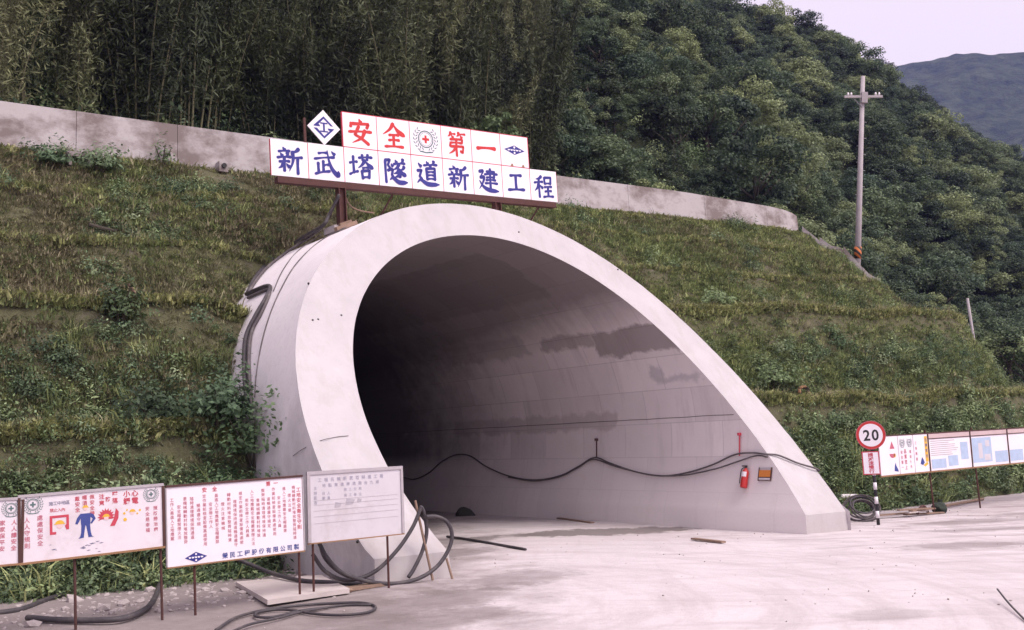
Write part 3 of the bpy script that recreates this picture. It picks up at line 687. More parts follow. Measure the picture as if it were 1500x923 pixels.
# ------------------------------------------------------------------ sign over the tunnel mouth
def build_sign():
    a = np.array(on_t(397, 257, 8.0)); bq = np.array(on_t(817, 297, 8.0)); ang = math.atan2(bq[2]-a[2], bq[0]-a[0]); L = math.hypot(bq[0]-a[0], bq[2]-a[2])
    root = empty('overhead_sign', W(*a)); root.rotation_euler = (Matrix.Rotation(PHI, 4, 'Z') @ Matrix.Rotation(-ang, 4, 'Y')).to_euler()
    tag(root, 'long white tunnel name sign with blue and red characters above the portal', 'sign')
    p, h = L/9, .935
    for i, ch in enumerate('新武塔隧道新建工程'):
        c = empty('panel', (p*(i+.5), 0, h/2), 0, root)
        pn = MB().box((p*(i+.5), 0, h/2), (p-.022, .03, h-.02)).build('name_panel', M_PANEL, root); bpy.data.objects.remove(c)
        le = brush(ch, h*(.76 if ch != '工' else .66), -.019, 6.3 if ch != '工' else 9.0).build('lettering', M_BLUE, pn); le.location = (p*(i+.5)+random.uniform(-.02, .02), 0, h*.49+random.uniform(-.02, .02)); le.rotation_euler = (0, R_(random.uniform(-1.5, 1.5)), 0)
    z2 = h+.006
    for j, ch in enumerate('安全*第一#'):
        x = p*(j+2.5); pn = MB().box((x, .0, z2+h*.49), (p-.022, .03, h*.98-.02)).build('slogan_panel', M_PANEL, root)
        if ch == '*': emblem(pn, x, z2+h*.5, h*.42, -.018, M_GREY, M_RED)
        elif ch == '#': diamond_logo(pn, x, z2+h*.52, p*.37, h*.15, -.018)
        else:
            le = brush(ch, h*.74, -.019, 9.5 if ch == '一' else 7.0 if ch in '全安' else 5.8).build('lettering', M_RED, pn); le.location = (x, 0, z2+h*.48)
    for i in range(2, 9): MB().box((p*i, .012, z2+h*.49), (.03, .05, h*.98)).build('frame_bar', M_REDLINE, root)
    MB().box((p*5, .0125, z2+.0), (p*6, .05, .03)).build('frame_bar', M_REDLINE, root); MB().box((p*5, .0125, z2+h*.98), (p*6, .05, .025)).build('frame_bar', M_REDLINE, root)
    for i in range(0, 10): MB().box((p*i if 0 < i < 9 else (.012 if i == 0 else p*9-.012), .0125, h/2), (.026, .048, h-.03)).build('frame_bar', M_REDLINE, root)
    for z in (.12, h*.8, z2+h*.2, z2+h*.8): MB().box((p*(4.5 if z < h else 5), .06, z), (p*(9 if z < h else 6)-.1, .05, .06)).build('back_rail', M_RUST, root)
    for i in (1, 2.9, 5, 7.1): MB().box((p*i, .11, h*.5 if i == 1 else h), (.06, .05, h if i == 1 else 2*h-.1)).build('back_rail', M_RUST, root)
    MB().box((p*4.5+.03, .06, -.085), (p*9-.25, .2, .15)).build('beam', M_RUST, root)
    # little marks on the last slogan panel
    mb = MB()
    for x in (p*7.38, p*7.78): mb.poly([(x-.05, z2+.012), (x+.05, z2+.012), (x+.04, z2+.06), (x, z2+.09), (x-.03, z2+.05)], -.02)
    mb.build('paint_smudge', M_FRAMEB, root)
    # diamond plate
    q = on_t(474, 187, 8.0); v = Vector(((q[0]-a[0]), 0, q[2]-a[2])); v = Matrix.Rotation(ang, 4, 'Y') @ v; cx, cz = v.x, v.z; d = .455
    b = MB(); n = [(cx-d, cz), (cx, cz-d), (cx+d, cz), (cx, cz+d)]
    b.v = [(x, -.016, z) for x, z in n]+[(x, .014, z) for x, z in n]; b.f = [(0, 1, 2, 3), (7, 6, 5, 4), (0, 4, 5, 1), (1, 5, 6, 2), (2, 6, 7, 3), (3, 7, 4, 0)]
    dp = b.build('diamond_plate', M_PANEL, root); mk_ = MB(); r1, r2 = d*.64, d*.49
    for sg in (1, -1):
        mk_.poly([(cx-r1, cz+sg*.03), (cx, cz+sg*r1), (cx, cz+sg*r2), (cx-r2+.03, cz+sg*.03)], -.020); mk_.poly([(cx+r1*.9, cz+sg*.05), (cx, cz+sg*r1), (cx, cz+sg*r2), (cx+r2*.85, cz+sg*.05)], -.0205)
        mk_.poly([(cx-sg*(r1), cz+sg*.015), (cx-sg*.1, cz+sg*.015), (cx-sg*.13, cz+sg*.07), (cx-sg*(r1-.06), cz+sg*.07)], -.021)
    mk_.rect(cx-.10, cz+.09, cx+.10, cz+.125, -.022).rect(cx-.025, cz-.12, cx+.025, cz+.12, -.0225).rect(cx-.11, cz-.125, cx+.11, cz-.09, -.022)
    mk_.build('lettering', M_BLUE, dp)
    MB().box((p*.98, .07, h+.25), (.06, .05, .8)).build('diamond_post', M_RUST, root)
    # posts down to the shell
    for (px, py) in ((500, 325), (728, 312)):
        x = (on_t(px, 270, 8.0)[0]-a[0])/math.cos(ang)
        uu = a[0]+x; zt = ZO+math.sqrt(max(0, RO**2-(uu/SX)**2)); z0 = zt-a[2]-x*math.sin(ang)
        mb = MB(); mb.box((x, .06, (z0-.16)/2-.02), (.2, .02, abs(z0)-.12)).box((x-.09, .06, (z0-.16)/2-.02), (.025, .2, abs(z0)-.12)).box((x+.09, .06, (z0-.16)/2-.02), (.025, .2, abs(z0)-.12))
        mb.build('post', M_RUST, root)
        bp = MB().box((x, .06, z0+.02), (.75, .6, .16)).build('footing', M_FACE, root)
        MB().tube([(x+1.6, .1, -.1), (x+1.25, 1.3, z0-.1)], .025, 6).build('brace', M_RUST, root)
    return root, a, ang
SIGN, SA, SANG = build_sign()
_u, _t, _z = on_tube(492, 334, False, .05)
blk = MB().box((0, 0, .05), (.6, .16, .1)).box((.1, .15, .13), (.35, .1, .07)).build('timber_block', M_WOOD); blk.location = W(-2.75, 7.55, ZO+math.sqrt(RO**2-(2.75/SX)**2)+.03); blk.rotation_euler = (0, R_(-22), PHI)
tag(blk, 'pieces of timber lying by the foot of the left sign post', 'timber')

# ------------------------------------------------------------------ notice boards on the left
SAFE = '工作人員進入工地應戴安全帽嚴禁煙火注意機械轉動材料堆放整齊隨時清理環境保持通道暢通遵守規定作業前檢查設備高處使用安全帶'
def board_root(name, u, t, label, tilt=0.0, group='notice boards left of the portal', rz=0.0):
    r = empty(name, W(u, t, ground_z(u)), PHI+rz); r.rotation_euler = (Matrix.Rotation(PHI+rz, 4, 'Z') @ Matrix.Rotation(-tilt, 4, 'Y')).to_euler()
    return tag(r, label, 'notice board', group)
def fit_board(r, t, tl, bl, br, w_):
    a, b, c = on_t(*tl, t), on_t(*bl, t), on_t(*br, t); k = (c[0]-b[0])/w_; tilt = math.atan2(c[2]-b[2], c[0]-b[0])
    r.location = W(b[0], t, ground_z(b[0])); r.scale = (k, k, k); r.rotation_euler = (Matrix.Rotation(PHI, 4, 'Z') @ Matrix.Rotation(-tilt, 4, 'Y')).to_euler()
    return (b[2]-ground_z(b[0]))/k, (a[2]-b[2])/k
def frame(root, x0, z0, x1, z1, m_top, m_side, m_bot, w=.045, y=-.0):
    MB().box(((x0+x1)/2, y, z1+w/2-.01), (x1-x0+2*w*.6, .06, w)).build('frame_rail', m_top, root)
    MB().box(((x0+x1)/2, y, z0-w/2+.01), (x1-x0+2*w*.6, .06, w*.8)).build('frame_rail', m_bot, root)
    MB().box((x0-w/2+.008, y-.001, (z0+z1)/2), (w, .058, z1-z0-.02)).build('frame_stile', m_side, root)
    MB().box((x1+w/2-.008, y-.001, (z0+z1)/2), (w, .058, z1-z0-.02)).build('frame_stile', m_side, root)
def posts(root, xs, top, m=None, y=.05, r=.022):
    for x, lean in xs: MB().tube([(x+lean, y, -.35), (x, y, top)], r, 8).build('post', m or M_RUST, root)
def sheet(root, x0, z0, x1, z1, m, name='sheet', th=.02): return MB().box(((x0+x1)/2, 0, (z0+z1)/2), (x1-x0, th, z1-z0)).build(name, m, root)
Y = -.0135
def board_pictos():
    u0, t0 = -11.12, 1.9; g = ground_z(u0); r = board_root('notice_board', u0, t0, 'pictogram safety board with blue worker figure and red warnings', .028)
    w_ = 2.13; z0, h = fit_board(r, -.75, (34, 728), (34, 825), (243, 800), w_); z1 = z0+h; s = sheet(r, 0, z0, w_, z1, M_BOARD)
    frame(r, 0, z0, w_, z1, M_FRAMEG, M_FRAME, M_FRAMEB, .04); posts(r, [(.78, 0), (2.1, 0)], z0+.02, M_FRAME)
    X = lambda f: f*w_
    Z = lambda f: z1-f*h
    emblem(s, X(.085), Z(.13), .145, Y, M_GREY, M_GREY); emblem(s, X(.915), Z(.13), .125, Y, M_GREY, M_GREY)
    pk = MB(); column(pk, '人人守規則', X(.045), Z(.36), .095, .085, Y, .01); column(pk, '處處保安全', X(.13), Z(.34), .095, .085, Y, .01)
    column(pk, '安全是幸福', X(.885), Z(.36), .085, .07, Y, .01); column(pk, '預防勝治療', X(.945), Z(.36), .085, .07, Y, .01); pk.build('lettering', M_PINK, s)
    rd = MB(); column(rd, '注意', X(.555), Z(.10), .10, .085, Y, .02); put(rd, '防', X(.60), Z(.15), .08, Y, .02); column(rd, '墜落', X(.65), Z(.08), .10, .09, Y, .02)
    column(rd, '小觸', X(.735), Z(.09), .115, .11, Y, .02); column(rd, '心電', X(.795), Z(.09), .115, .11, Y, .02)
    column(rd, '戴安全', X(.385), Z(.10), .085, .075, Y, .01); column(rd, '帽須', X(.435), Z(.09), .085, .075, Y, .01); column(rd, '佩安全帶', X(.487), Z(.09), .085, .075, Y, .01)
    row(rd, '禁止入內', X(.21), Z(.245), .055, .06, Y, .01); rd.build('lettering', M_PRED, s)
    gr = MB(); row(gr, '施工中地區', X(.205), Z(.14), .06, .065, Y, .01); gr.build('lettering', M_PGREY, s)
    # red frame with helmeted face
    f = MB(); a, b_, c, d = X(.195), X(.325), Z(.62), Z(.33); e = .038
    f.rect(a, c, a+e, d, Y).rect(b_-e, c+.06, b_, d, Y).rect(a+e, d-e, b_-e, d, Y).rect(a+e, c, a+.09, c+e, Y).poly([(b_-e, c+.06), (b_-.06, c+.12), (b_-e, c+.14)], Y); f.build('picture_frame', M_PRED, s)
    def helmet(cx, cz, q):
        hm = MB(); pts = [(cx+q*math.cos(x), cz+q*.8*math.sin(x)) for x in np.linspace(0, math.pi, 14)]; hm.poly(pts, Y-.001); hm.rect(cx-q*1.25, cz-q*.16, cx+q*1.25, cz, Y-.001); hm.build('helmet', M_YEL, s)
        MB().disc((cx, cz-q*.45), q*.72, 20, Y-.0005).build('face', M_SKIN, s)
    helmet(X(.262), Z(.46), .065); helmet(X(.44), Z(.245), .042); helmet(X(.775), Z(.38), .045); helmet(X(.585), Z(.42), .05)
    # worker figure
    cx = X(.44); k = MB()
    k.poly([(cx-.075, Z(.34)), (cx+.075, Z(.34)), (cx+.07, Z(.50)), (cx+.065, Z(.53)), (cx-.065, Z(.53)), (cx-.07, Z(.50))], Y)
    k.poly([(cx-.065, Z(.53)), (cx-.005, Z(.53)), (cx-.025, Z(.66)), (cx-.03, Z(.70)), (cx-.085, Z(.70)), (cx-.07, Z(.64))], Y-.0002); k.poly([(cx+.005, Z(.53)), (cx+.065, Z(.53)), (cx+.075, Z(.64)), (cx+.09, Z(.70)), (cx+.035, Z(.70)), (cx+.03, Z(.66))], Y-.0002)
    k.poly([(cx-.075, Z(.34)), (cx-.07, Z(.41)), (cx-.12, Z(.50)), (cx-.155, Z(.49)), (cx-.125, Z(.40))], Y-.0004); k.poly([(cx+.075, Z(.34)), (cx+.07, Z(.40)), (cx+.105, Z(.43)), (cx+.07, Z(.50)), (cx+.09, Z(.51)), (cx+.15, Z(.435)), (cx+.12, Z(.365))], Y-.0004)
    k.poly([(cx-.115, Z(.725)), (cx-.03, Z(.715)), (cx-.03, Z(.70)), (cx-.085, Z(.70))], Y-.0006); k.poly([(cx+.035, Z(.70)), (cx+.09, Z(.70)), (cx+.12, Z(.715)), (cx+.035, Z(.715))], Y-.0006); k.build('worker_figure', M_PBLUE, s)
    # explosion
    ex = MB(); cx, cz = X(.585), Z(.43); st = []
    for i in range(22):
        a_ = R_(-20+i*220/21); q = .15 if i % 2 else .105; st.append((cx+q*math.cos(a_)*.9, cz+q*math.sin(a_)*.95))
    ex.poly(st+[(cx-.07, cz-.03)], Y); ex.poly([(X(.655), Z(.30)), (X(.675), Z(.36)), (X(.672), Z(.46)), (X(.645), Z(.58)), (X(.61), Z(.58)), (X(.64), Z(.46))], Y); ex.build('burst', M_PRED, s)
    yl = MB()
    for (fx, fz, q) in ((.715, .40, .02), (.72, .50, .028), (.81, .42, .015), (.83, .37, .018), (.735, .35, .015)): yl.disc((X(fx), Z(fz)), q, 10, Y)
    yl.build('sparks', M_YEL, s)
    sm = MB()
    for i in range(14): x = X(random.uniform(.17, .6)); z = Z(random.uniform(.76, .97)); q = random.uniform(.008, .03); sm.poly([(x-q*1.6, z), (x-q*.3, z-q*.4), (x+q*1.7, z+q*.1), (x+q*.2, z+q*.4)], Y)
    sm.build('scuff_marks', M_PGREY, s)
    # neighbour cut by the edge of the picture
    u0 = -13.3; r = board_root('notice_board', u0, 1.9, 'safety board at the far left with laurel emblem and red columns', .028); g2 = ground_z(u0)
    w_ = 2.13; z0, h = fit_board(r, -.75, (-200, 744), (-200, 846), (31, 825), w_); z1 = z0+h; s = sheet(r, 0, z0, w_, z1, M_BOARD); frame(r, 0, z0, w_, z1, M_FRAMEG, M_FRAME, M_FRAMEB, .04); posts(r, [(.5, 0), (1.5, 0)], z0+.02, M_FRAME)
    emblem(s, w_-.16, z1-.14, .14, Y, M_GREY, M_GREY); pk = MB(); column(pk, '人人講安全', w_-.11, z1-.36, .10, .085, Y, .015); column(pk, '家家保平安', w_-.28, z1-.36, .10, .085, Y, .015); pk.build('lettering', M_PINK, s)
board_pictos()
def board_rules():
    u0, t0 = -8.985, 1.75; g = ground_z(u0); r = board_root('notice_board', u0, t0, 'clean white rule board with red text columns and blue diamond', .035)
    w_ = 2.37; z0, h = fit_board(r, -.70, (248, 714), (248, 831), (447, 806), w_); z1 = z0+h; s = sheet(r, 0, z0, w_, z1, M_BOARDW)
    MB().box((w_/2, 0, z1+.016), (w_+.03, .06, .035)).build('frame_rail', M_FRAME, r); MB().box((w_/2, 0, z0-.012), (w_+.03, .05, .02)).build('frame_rail', M_FRAMEB, r)
    MB().box((-.012, .002, (z0+z1)/2), (.02, .05, h-.01)).build('frame_stile', M_FRAMEG, r); MB().box((w_+.012, .002, (z0+z1)/2), (.02, .05, h-.01)).build('frame_stile', M_FRAMEG, r)
    posts(r, [(.45, .0), (2.3, -.01)], z0+.02)
    cols = [(80, 290, 660), (135, 350, 650), (185, 280, 690), (240, 280, 650), (293, 340, 540), (343, 260, 710), (393, 330, 560), (443, 255, 690), (495, 330, 580), (548, 250, 680), (598, 310, 720), (648, 240, 700), (700, 300, 640), (748, 225, 710), (798, 300, 640), (845, 215, 640), (892, 290, 560), (938, 205, 630), (985, 280, 560), (1033, 200, 600), (1080, 260, 430), (1120, 190, 660)]
    num = '十 九八七六五四三二一'
    rd = MB(); o = 0
    FX = lambda x: (x-40)/1160*w_
    def FZ(x, y): top = 180-(x-40)*.069; hh = 690-(x-40)*.047; return z1-(y-top)/hh*h
    for (x, a, b_) in cols:
        n = max(2, int((b_-a)/36)); z = FZ(x, a); p = (FZ(x, a)-FZ(x, b_))/n
        for i in range(n): put(rd, SAFE[(o+i) % len(SAFE)], FX(x), z-i*p, .066, Y, .004)
        o += n
    rd.build('lettering', M_PINK, s)
    dk = MB(); column(dk, '工地安全衛生守則', FX(1165), FZ(1165, 210), .092, .085, Y, .012)
    for ch, x, y in (('安', 345, 205), ('全', 430, 198), ('第', 893, 158), ('一', 960, 152)): put(dk, ch, FX(x), FZ(x, y), .085, Y, .02)
    dk.build('lettering', M_PRED, s)
    bl = MB(); row(bl, '榮民工程股份有限公司製', FX(505), FZ(505, 775), .128, .10, Y, .02); bl.build('lettering', M_PBLUE, s); diamond_logo(s, FX(265), FZ(265, 785), .185, .085, Y)
board_rules()
def board_form():
    u0, t0 = -6.58, 1.7; g = ground_z(u0); r = board_root('notice_board', u0, t0, 'faded grey form board in pale frame in front of the portal foot', .012)
    w_ = 1.95; z0, h = fit_board(r, -.60, (451, 691), (452, 796), (593, 781), w_); z1 = z0+h; s = sheet(r, 0, z0, w_, z1, M_BOARDG)
    MB().box((w_/2, -.005, z1-.03), (w_, .05, .06)).build('frame_rail', M_FRAMEG, r); MB().box((.03, -.006, (z0+z1)/2-.02), (.06, .05, h-.06)).build('frame_stile', M_FRAMEG, r); MB().box((w_-.025, -.006, (z0+z1)/2-.02), (.05, .05, h-.06)).build('frame_stile', M_FRAMEG, r)
    MB().box((w_/2, .0, z0-.01), (w_, .045, .02)).build('frame_rail', M_FRAMEB, r)
    posts(r, [(.12, 0), (1.62, .0)], z0+.02)
    d = MB(); row(d, '工程名稱新武塔隧道工程', .25, z1-.16, .125, .075, Y, .012); row(d, '地點東澳南澳間台九線', .33, z1-.26, .12, .07, Y, .006)
    row(d, '開工日期', .75, z1-.36, .1, .06, Y, .0); row(d, '施工單位', .75, z1-.46, .1, .06, Y, .0)
    column(d, '主辦監造', .16, z1-.30, .085, .065, Y, .006); column(d, '日期', .32, z1-.40, .085, .06, Y); column(d, '人員', .42, z1-.40, .085, .06, Y); d.build('lettering', paint('faded_grey_print', (.34, .32, .39), .6), s)
    ln = MB()
    for z in (.52, .60, .70, .80, .92): ln.rect(.12, z1-z-.003, w_-.12, z1-z+.003, Y)
    ln.build('ruled_lines', M_FRAMEG, s)
    sm = MB()
    for (x, z, a, b_) in ((.60, .62, .075, .05), (.84, .58, .10, .06), (1.03, .57, .05, .04)): sm.poly([(x-a, z1-z-b_), (x+a*.6, z1-z-b_*.8), (x+a, z1-z+b_*.5), (x-a*.7, z1-z+b_)], Y)
    sm.build('smudges', paint('smudge', (.42, .39, .43), .6), s)
board_form()
# ------------------------------------------------------------------ notice board row on the right
def board_right():
    u0, t0 = 7.15, -.4; g = ground_z(u0); r = board_root('long_notice_board', u0, t0, 'long row of posters on a board behind the speed limit sign', .013, None)
    z0, h = fit_board(r, .5, (1291, 640), (1291, 697), (1363, 690), 2.06); z1 = z0+h; H2 = h*.86
    sp = [(0, .78, M_BOARDW), (.78, 1.42, M_BOARDW), (1.42, 2.06, M_BOARDW), (2.06, 4.0, M_BOARDW), (4.0, 5.85, M_BOARDW), (5.85, 7.9, M_BOARDW), (7.9, 10.0, M_BOARDW)]
    S = []
    for i, (a, b_, m_) in enumerate(sp): S.append(sheet(r, a+.012, z0, b_-.012, z1 if i < 3 else z0+H2, m_, 'poster_panel'))
    MB().box((6.03, .0, z0+H2+.075), (7.9, .022, .12)).build('header_strip', paint('faded_pink_strip', (.55, .42, .42), .7, .2, 4), r)
    fr = [('frame_rail', (5, .01, z0-.02), (10, .05, .035), M_FRAMEB), ('frame_rail', (5, .01, z1+.015), (10, .05, .03), M_FRAME), ('frame_rail', (6.03, .0, z0+H2+.008), (7.9, .045, .02), M_FRAME)]
    for nme, c, d, m_ in fr: MB().box(c, d).build(nme, m_, r)
    for x in (2.06, 4.0, 5.85, 7.9): MB().box((x, -.004, (z0+z1)/2), (.035, .05, h)).build('frame_stile', M_FRAME, r)
    posts(r, [(2.06, .12), (4.2, .1), (7.3, .1)], z1+.1)
    a = MB(); a.poly([(.42, z1-.30), (.62, z1-.30), (.52, z1-.12)], Y)  .build('red_triangle', M_PINK, S[0])
    MB().poly([(.40+.12*math.cos(x)+.12, z1-.42+.1*math.sin(x)) for x in np.linspace(math.pi, 2*math.pi, 12)], Y).build('red_bowl', M_PINK, S[0])
    MB().poly([(.55, z0+.08), (.72, z0+.06), (.70, z0+.12), (.64, z0+.2), (.62, z0+.28), (.57, z0+.2)], Y).build('blue_figure', M_PBLUE, S[0]); MB().disc((.6, z0+.45), .05, 12, Y).build('yellow_dot', M_YEL, S[0])
    emblem(S[1], .95, z1-.17, .12, Y, M_GREY, M_GREY); emblem(S[1], 1.25, z1-.17, .12, Y, M_GREY, M_GREY)
    p = MB(); column(p, '安全第一', .90, z1-.40, .12, .09, Y); column(p, '品質至上', 1.05, z1-.38, .13, .11, Y, .02); column(p, '環保優先', 1.26, z1-.40, .12, .08, Y); p.build('lettering', M_PINK, S[1])
    p = MB(); column(p, '工地標語', 1.52, z1-.2, .13, .08, Y); p.build('lettering', M_PINK, S[2])
    p = MB(); p.rect(1.90, z0+.24, 2.02, z1-.05, Y); p.poly([(1.78, z0+.16), (1.86, z0+.12), (2.0, z0+.18), (1.96, z0+.24)], Y); p.build('yellow_banner', M_YEL, S[2]); q = MB(); column(q, '注意安全', 1.96, z1-.14, .13, .09, Y-.002, .02); q.poly([(1.66, z0+.2), (1.74, z0+.36), (1.80, z0+.3), (1.84, z0+.22), (1.76, z0+.16)], Y-.002); q.build('lettering', M_PBLUE, S[2])
    p = MB()
    for (x0, y0, x1, y1) in ((2.9, .08, 3.35, .34), (3.5, .22, 3.85, .66), (2.15, .05, 2.8, .28)): p.rect(x0, z0+y0, x1, z0+y1, Y)
    p.build('picture', M_LBLUE, S[3]); p = MB()
    for i in range(8): p.rect(2.15, z0+.72-i*.05, 2.15+random.uniform(.8, 1.25), z0+.735-i*.05, Y)
    p.build('text_lines', M_FRAMEG, S[3])
    p = MB(); p.rect(4.06, z0+.1, 5.0, z0+.74, Y).rect(5.15, z0+.06, 5.8, z0+.36, Y).build('picture', M_LBLUE, S[4]); p = MB(); p.rect(4.35, z0+.2, 4.55, z0+.6, Y-.002).rect(4.7, z0+.5, 4.9, z0+.66, Y-.002).rect(4.62, z0+.14, 4.92, z0+.3, Y-.002).build('pale_inset', M_BOARDG, S[4])
    p = MB(); p.rect(5.92, z0+.06, 6.6, z0+.36, Y).rect(6.75, z0+.1, 7.6, z0+.7, Y).build('picture', M_LBLUE, S[5])
    MB().rect(8.0, z0+.1, 9.5, z0+.6, Y).build('picture', M_LBLUE, S[6])
board_right()

# ------------------------------------------------------------------ speed limit sign
def speed_sign():
    u, t, z = on_ground(1287, 769); c = np.array(W(u, t, 0)); az = math.atan2(c[1], c[0])-math.pi/2+R_(5)
    r = empty('speed_limit_sign', W(u, t, ground_z(u)), az); r.rotation_euler = (Matrix.Rotation(az, 4, 'Z') @ Matrix.Rotation(R_(-.8), 4, 'Y')).to_euler(); tag(r, 'round red rimmed 20 speed limit sign on black and white striped pole', 'road sign')
    MB().tube([(0, .03, -.3), (0, .03, 2.3)], .04, 14).build('pole', M_BLACK, r, True)
    for i in range(6):
        zz = .16+i*.34; MB().tube([(0, .03, zz), (0, .03, zz+.17)], .0425, 14).build('white_band', M_WHITE, r, True)
    zc = 2.15; rd = .345
    mb = MB(); mb.tube([(0, -.016, zc), (0, -.030, zc)], rd, 48).build('disc', M_EXT, r)
    d = [o for o in r.children if o.name.startswith('disc')][0]
    MB().disc((0, zc), rd*.80, 48, -.033).build('white_field', M_PANEL, d); MB().disc((0, zc), rd*1.0, 48, -.0325, rd*.965).build('rim_edge', M_PINK, d)
    q = MB(); put(q, '2', -.098, zc, .36, -.036, .022, .92); put(q, '0', .10, zc, .36, -.036, .022, .92); q.build('numerals', M_BLACK, d)
    w_, h = .40, .56; z1 = 1.76
    pl = MB().box((-.05, -.02, z1-h/2), (w_, .015, h)).build('plate', M_PRED, r); MB().rect(-.05-w_/2+.025, z1-h+.025, -.05+w_/2-.025, z1-.025, -.030).build('white_field', M_PANEL, pl)
    q = MB(); column(q, '請減速慢行', -.05, z1-.085, .098, .10, -.033, .02, 1.3); q.build('lettering', M_PRED, pl)
speed_sign()

# ------------------------------------------------------------------ utility poles
def pole(name, label, base, top, z_down, r0, r1, arms=True):
    b = np.array(base); tp = np.array(top); ax = (tp-b)/np.linalg.norm(tp-b); foot = b-ax*z_down
    r = empty(name, tuple(foot)); q = Vector(ax).to_track_quat('Z', 'Y'); q2 = q.to_matrix().to_4x4() @ Matrix.Identity(4)
    # keep local x roughly across the view
    xw = Vector((RT[0], RT[1], 0)).normalized(); z_ = Vector(ax); y_ = z_.cross(xw).normalized(); x_ = y_.cross(z_)
    m3 = Matrix((x_, y_, z_)).transposed(); r.rotation_euler = m3.to_euler(); tag(r, label, 'utility pole', 'utility poles')
    L = float(np.linalg.norm(tp-foot)); MB().tube([(0, 0, 0), (0, 0, L*.5), (0, 0, L)], [r0, (r0+r1)/2, r1], 16).build('shaft', M_POLE, r, True)
    return r, L
def build_poles():
    b = CAM+ray(1256.5, 372)*52; dts = [CAM+ray(1264, 112)*s for s in np.linspace(48, 58, 60)]; tp = min(dts, key=lambda p: np.hypot(*(p-b)[:2]))
    r, L = pole('utility_pole', 'tall concrete utility pole with crossarm at the embankment corner', b, tp, 3.4, .175, .105)
    za = L-1.12
    mb = MB(); mb.box((0, -.16, za), (1.95, .1, .12), Matrix.Rotation(R_(-4), 3, 'Y')); mb.build('crossarm', M_POLE, r)
    for x in (-.78, -.62, .62, .8):
        ins = MB(); zz = za+.06-x*math.tan(R_(-4))*1.0; ins.tube([(x, -.16, zz), (x, -.16, zz+.06), (x, -.16, zz+.1), (x, -.16, zz+.16)], [.03, .055, .05, .03], 10).build('insulator', M_WHITE, r, True)
    MB().tube([(-.55, -.14, za-.05), (-.05, -.12, za-.55)], .025, 6).build('brace', M_METAL, r)
    MB().box((.05, -.15, za-.05), (.3, .2, .55)).build('bracket', M_POLE, r)
    mt, n, b_ = nodes('hazard_stripes'); v = coords(n); s = N(n, 'ShaderNodeSeparateXYZ'); n.links.new(v, s.inputs[0])
    k = mathn(n, 'FRACT', mathn(n, 'MULTIPLY', mathn(n, 'ADD', mathn(n, 'MULTIPLY', s.outputs[0], .9), s.outputs[2]), 3.3)); k = mathn(n, 'GREATER_THAN', k, .5)
    setc(n, b_, mix(n, k, (.03, .025, .025), (.50, .15, .04)), .6)
    MB().tube([(0, 0, 3.15), (0, 0, 3.75)], .177, 20).build('hazard_band', mt, r, True)
    st = MB()
    for i in range(10): st.tube([(.12 if i % 2 else -.12, -.05, L-6.2+i*.42), (.24 if i % 2 else -.24, -.05, L-6.2+i*.42)], .012, 5)
    st.build('step_bolts', M_METAL, r)
    b = CAM+ray(1424, 482)*58; tp = CAM+ray(1417, 437)*58
    pole('utility_pole', 'short bare pole far right beyond the embankment', b, tp, 5.0, .085, .075)
build_poles()

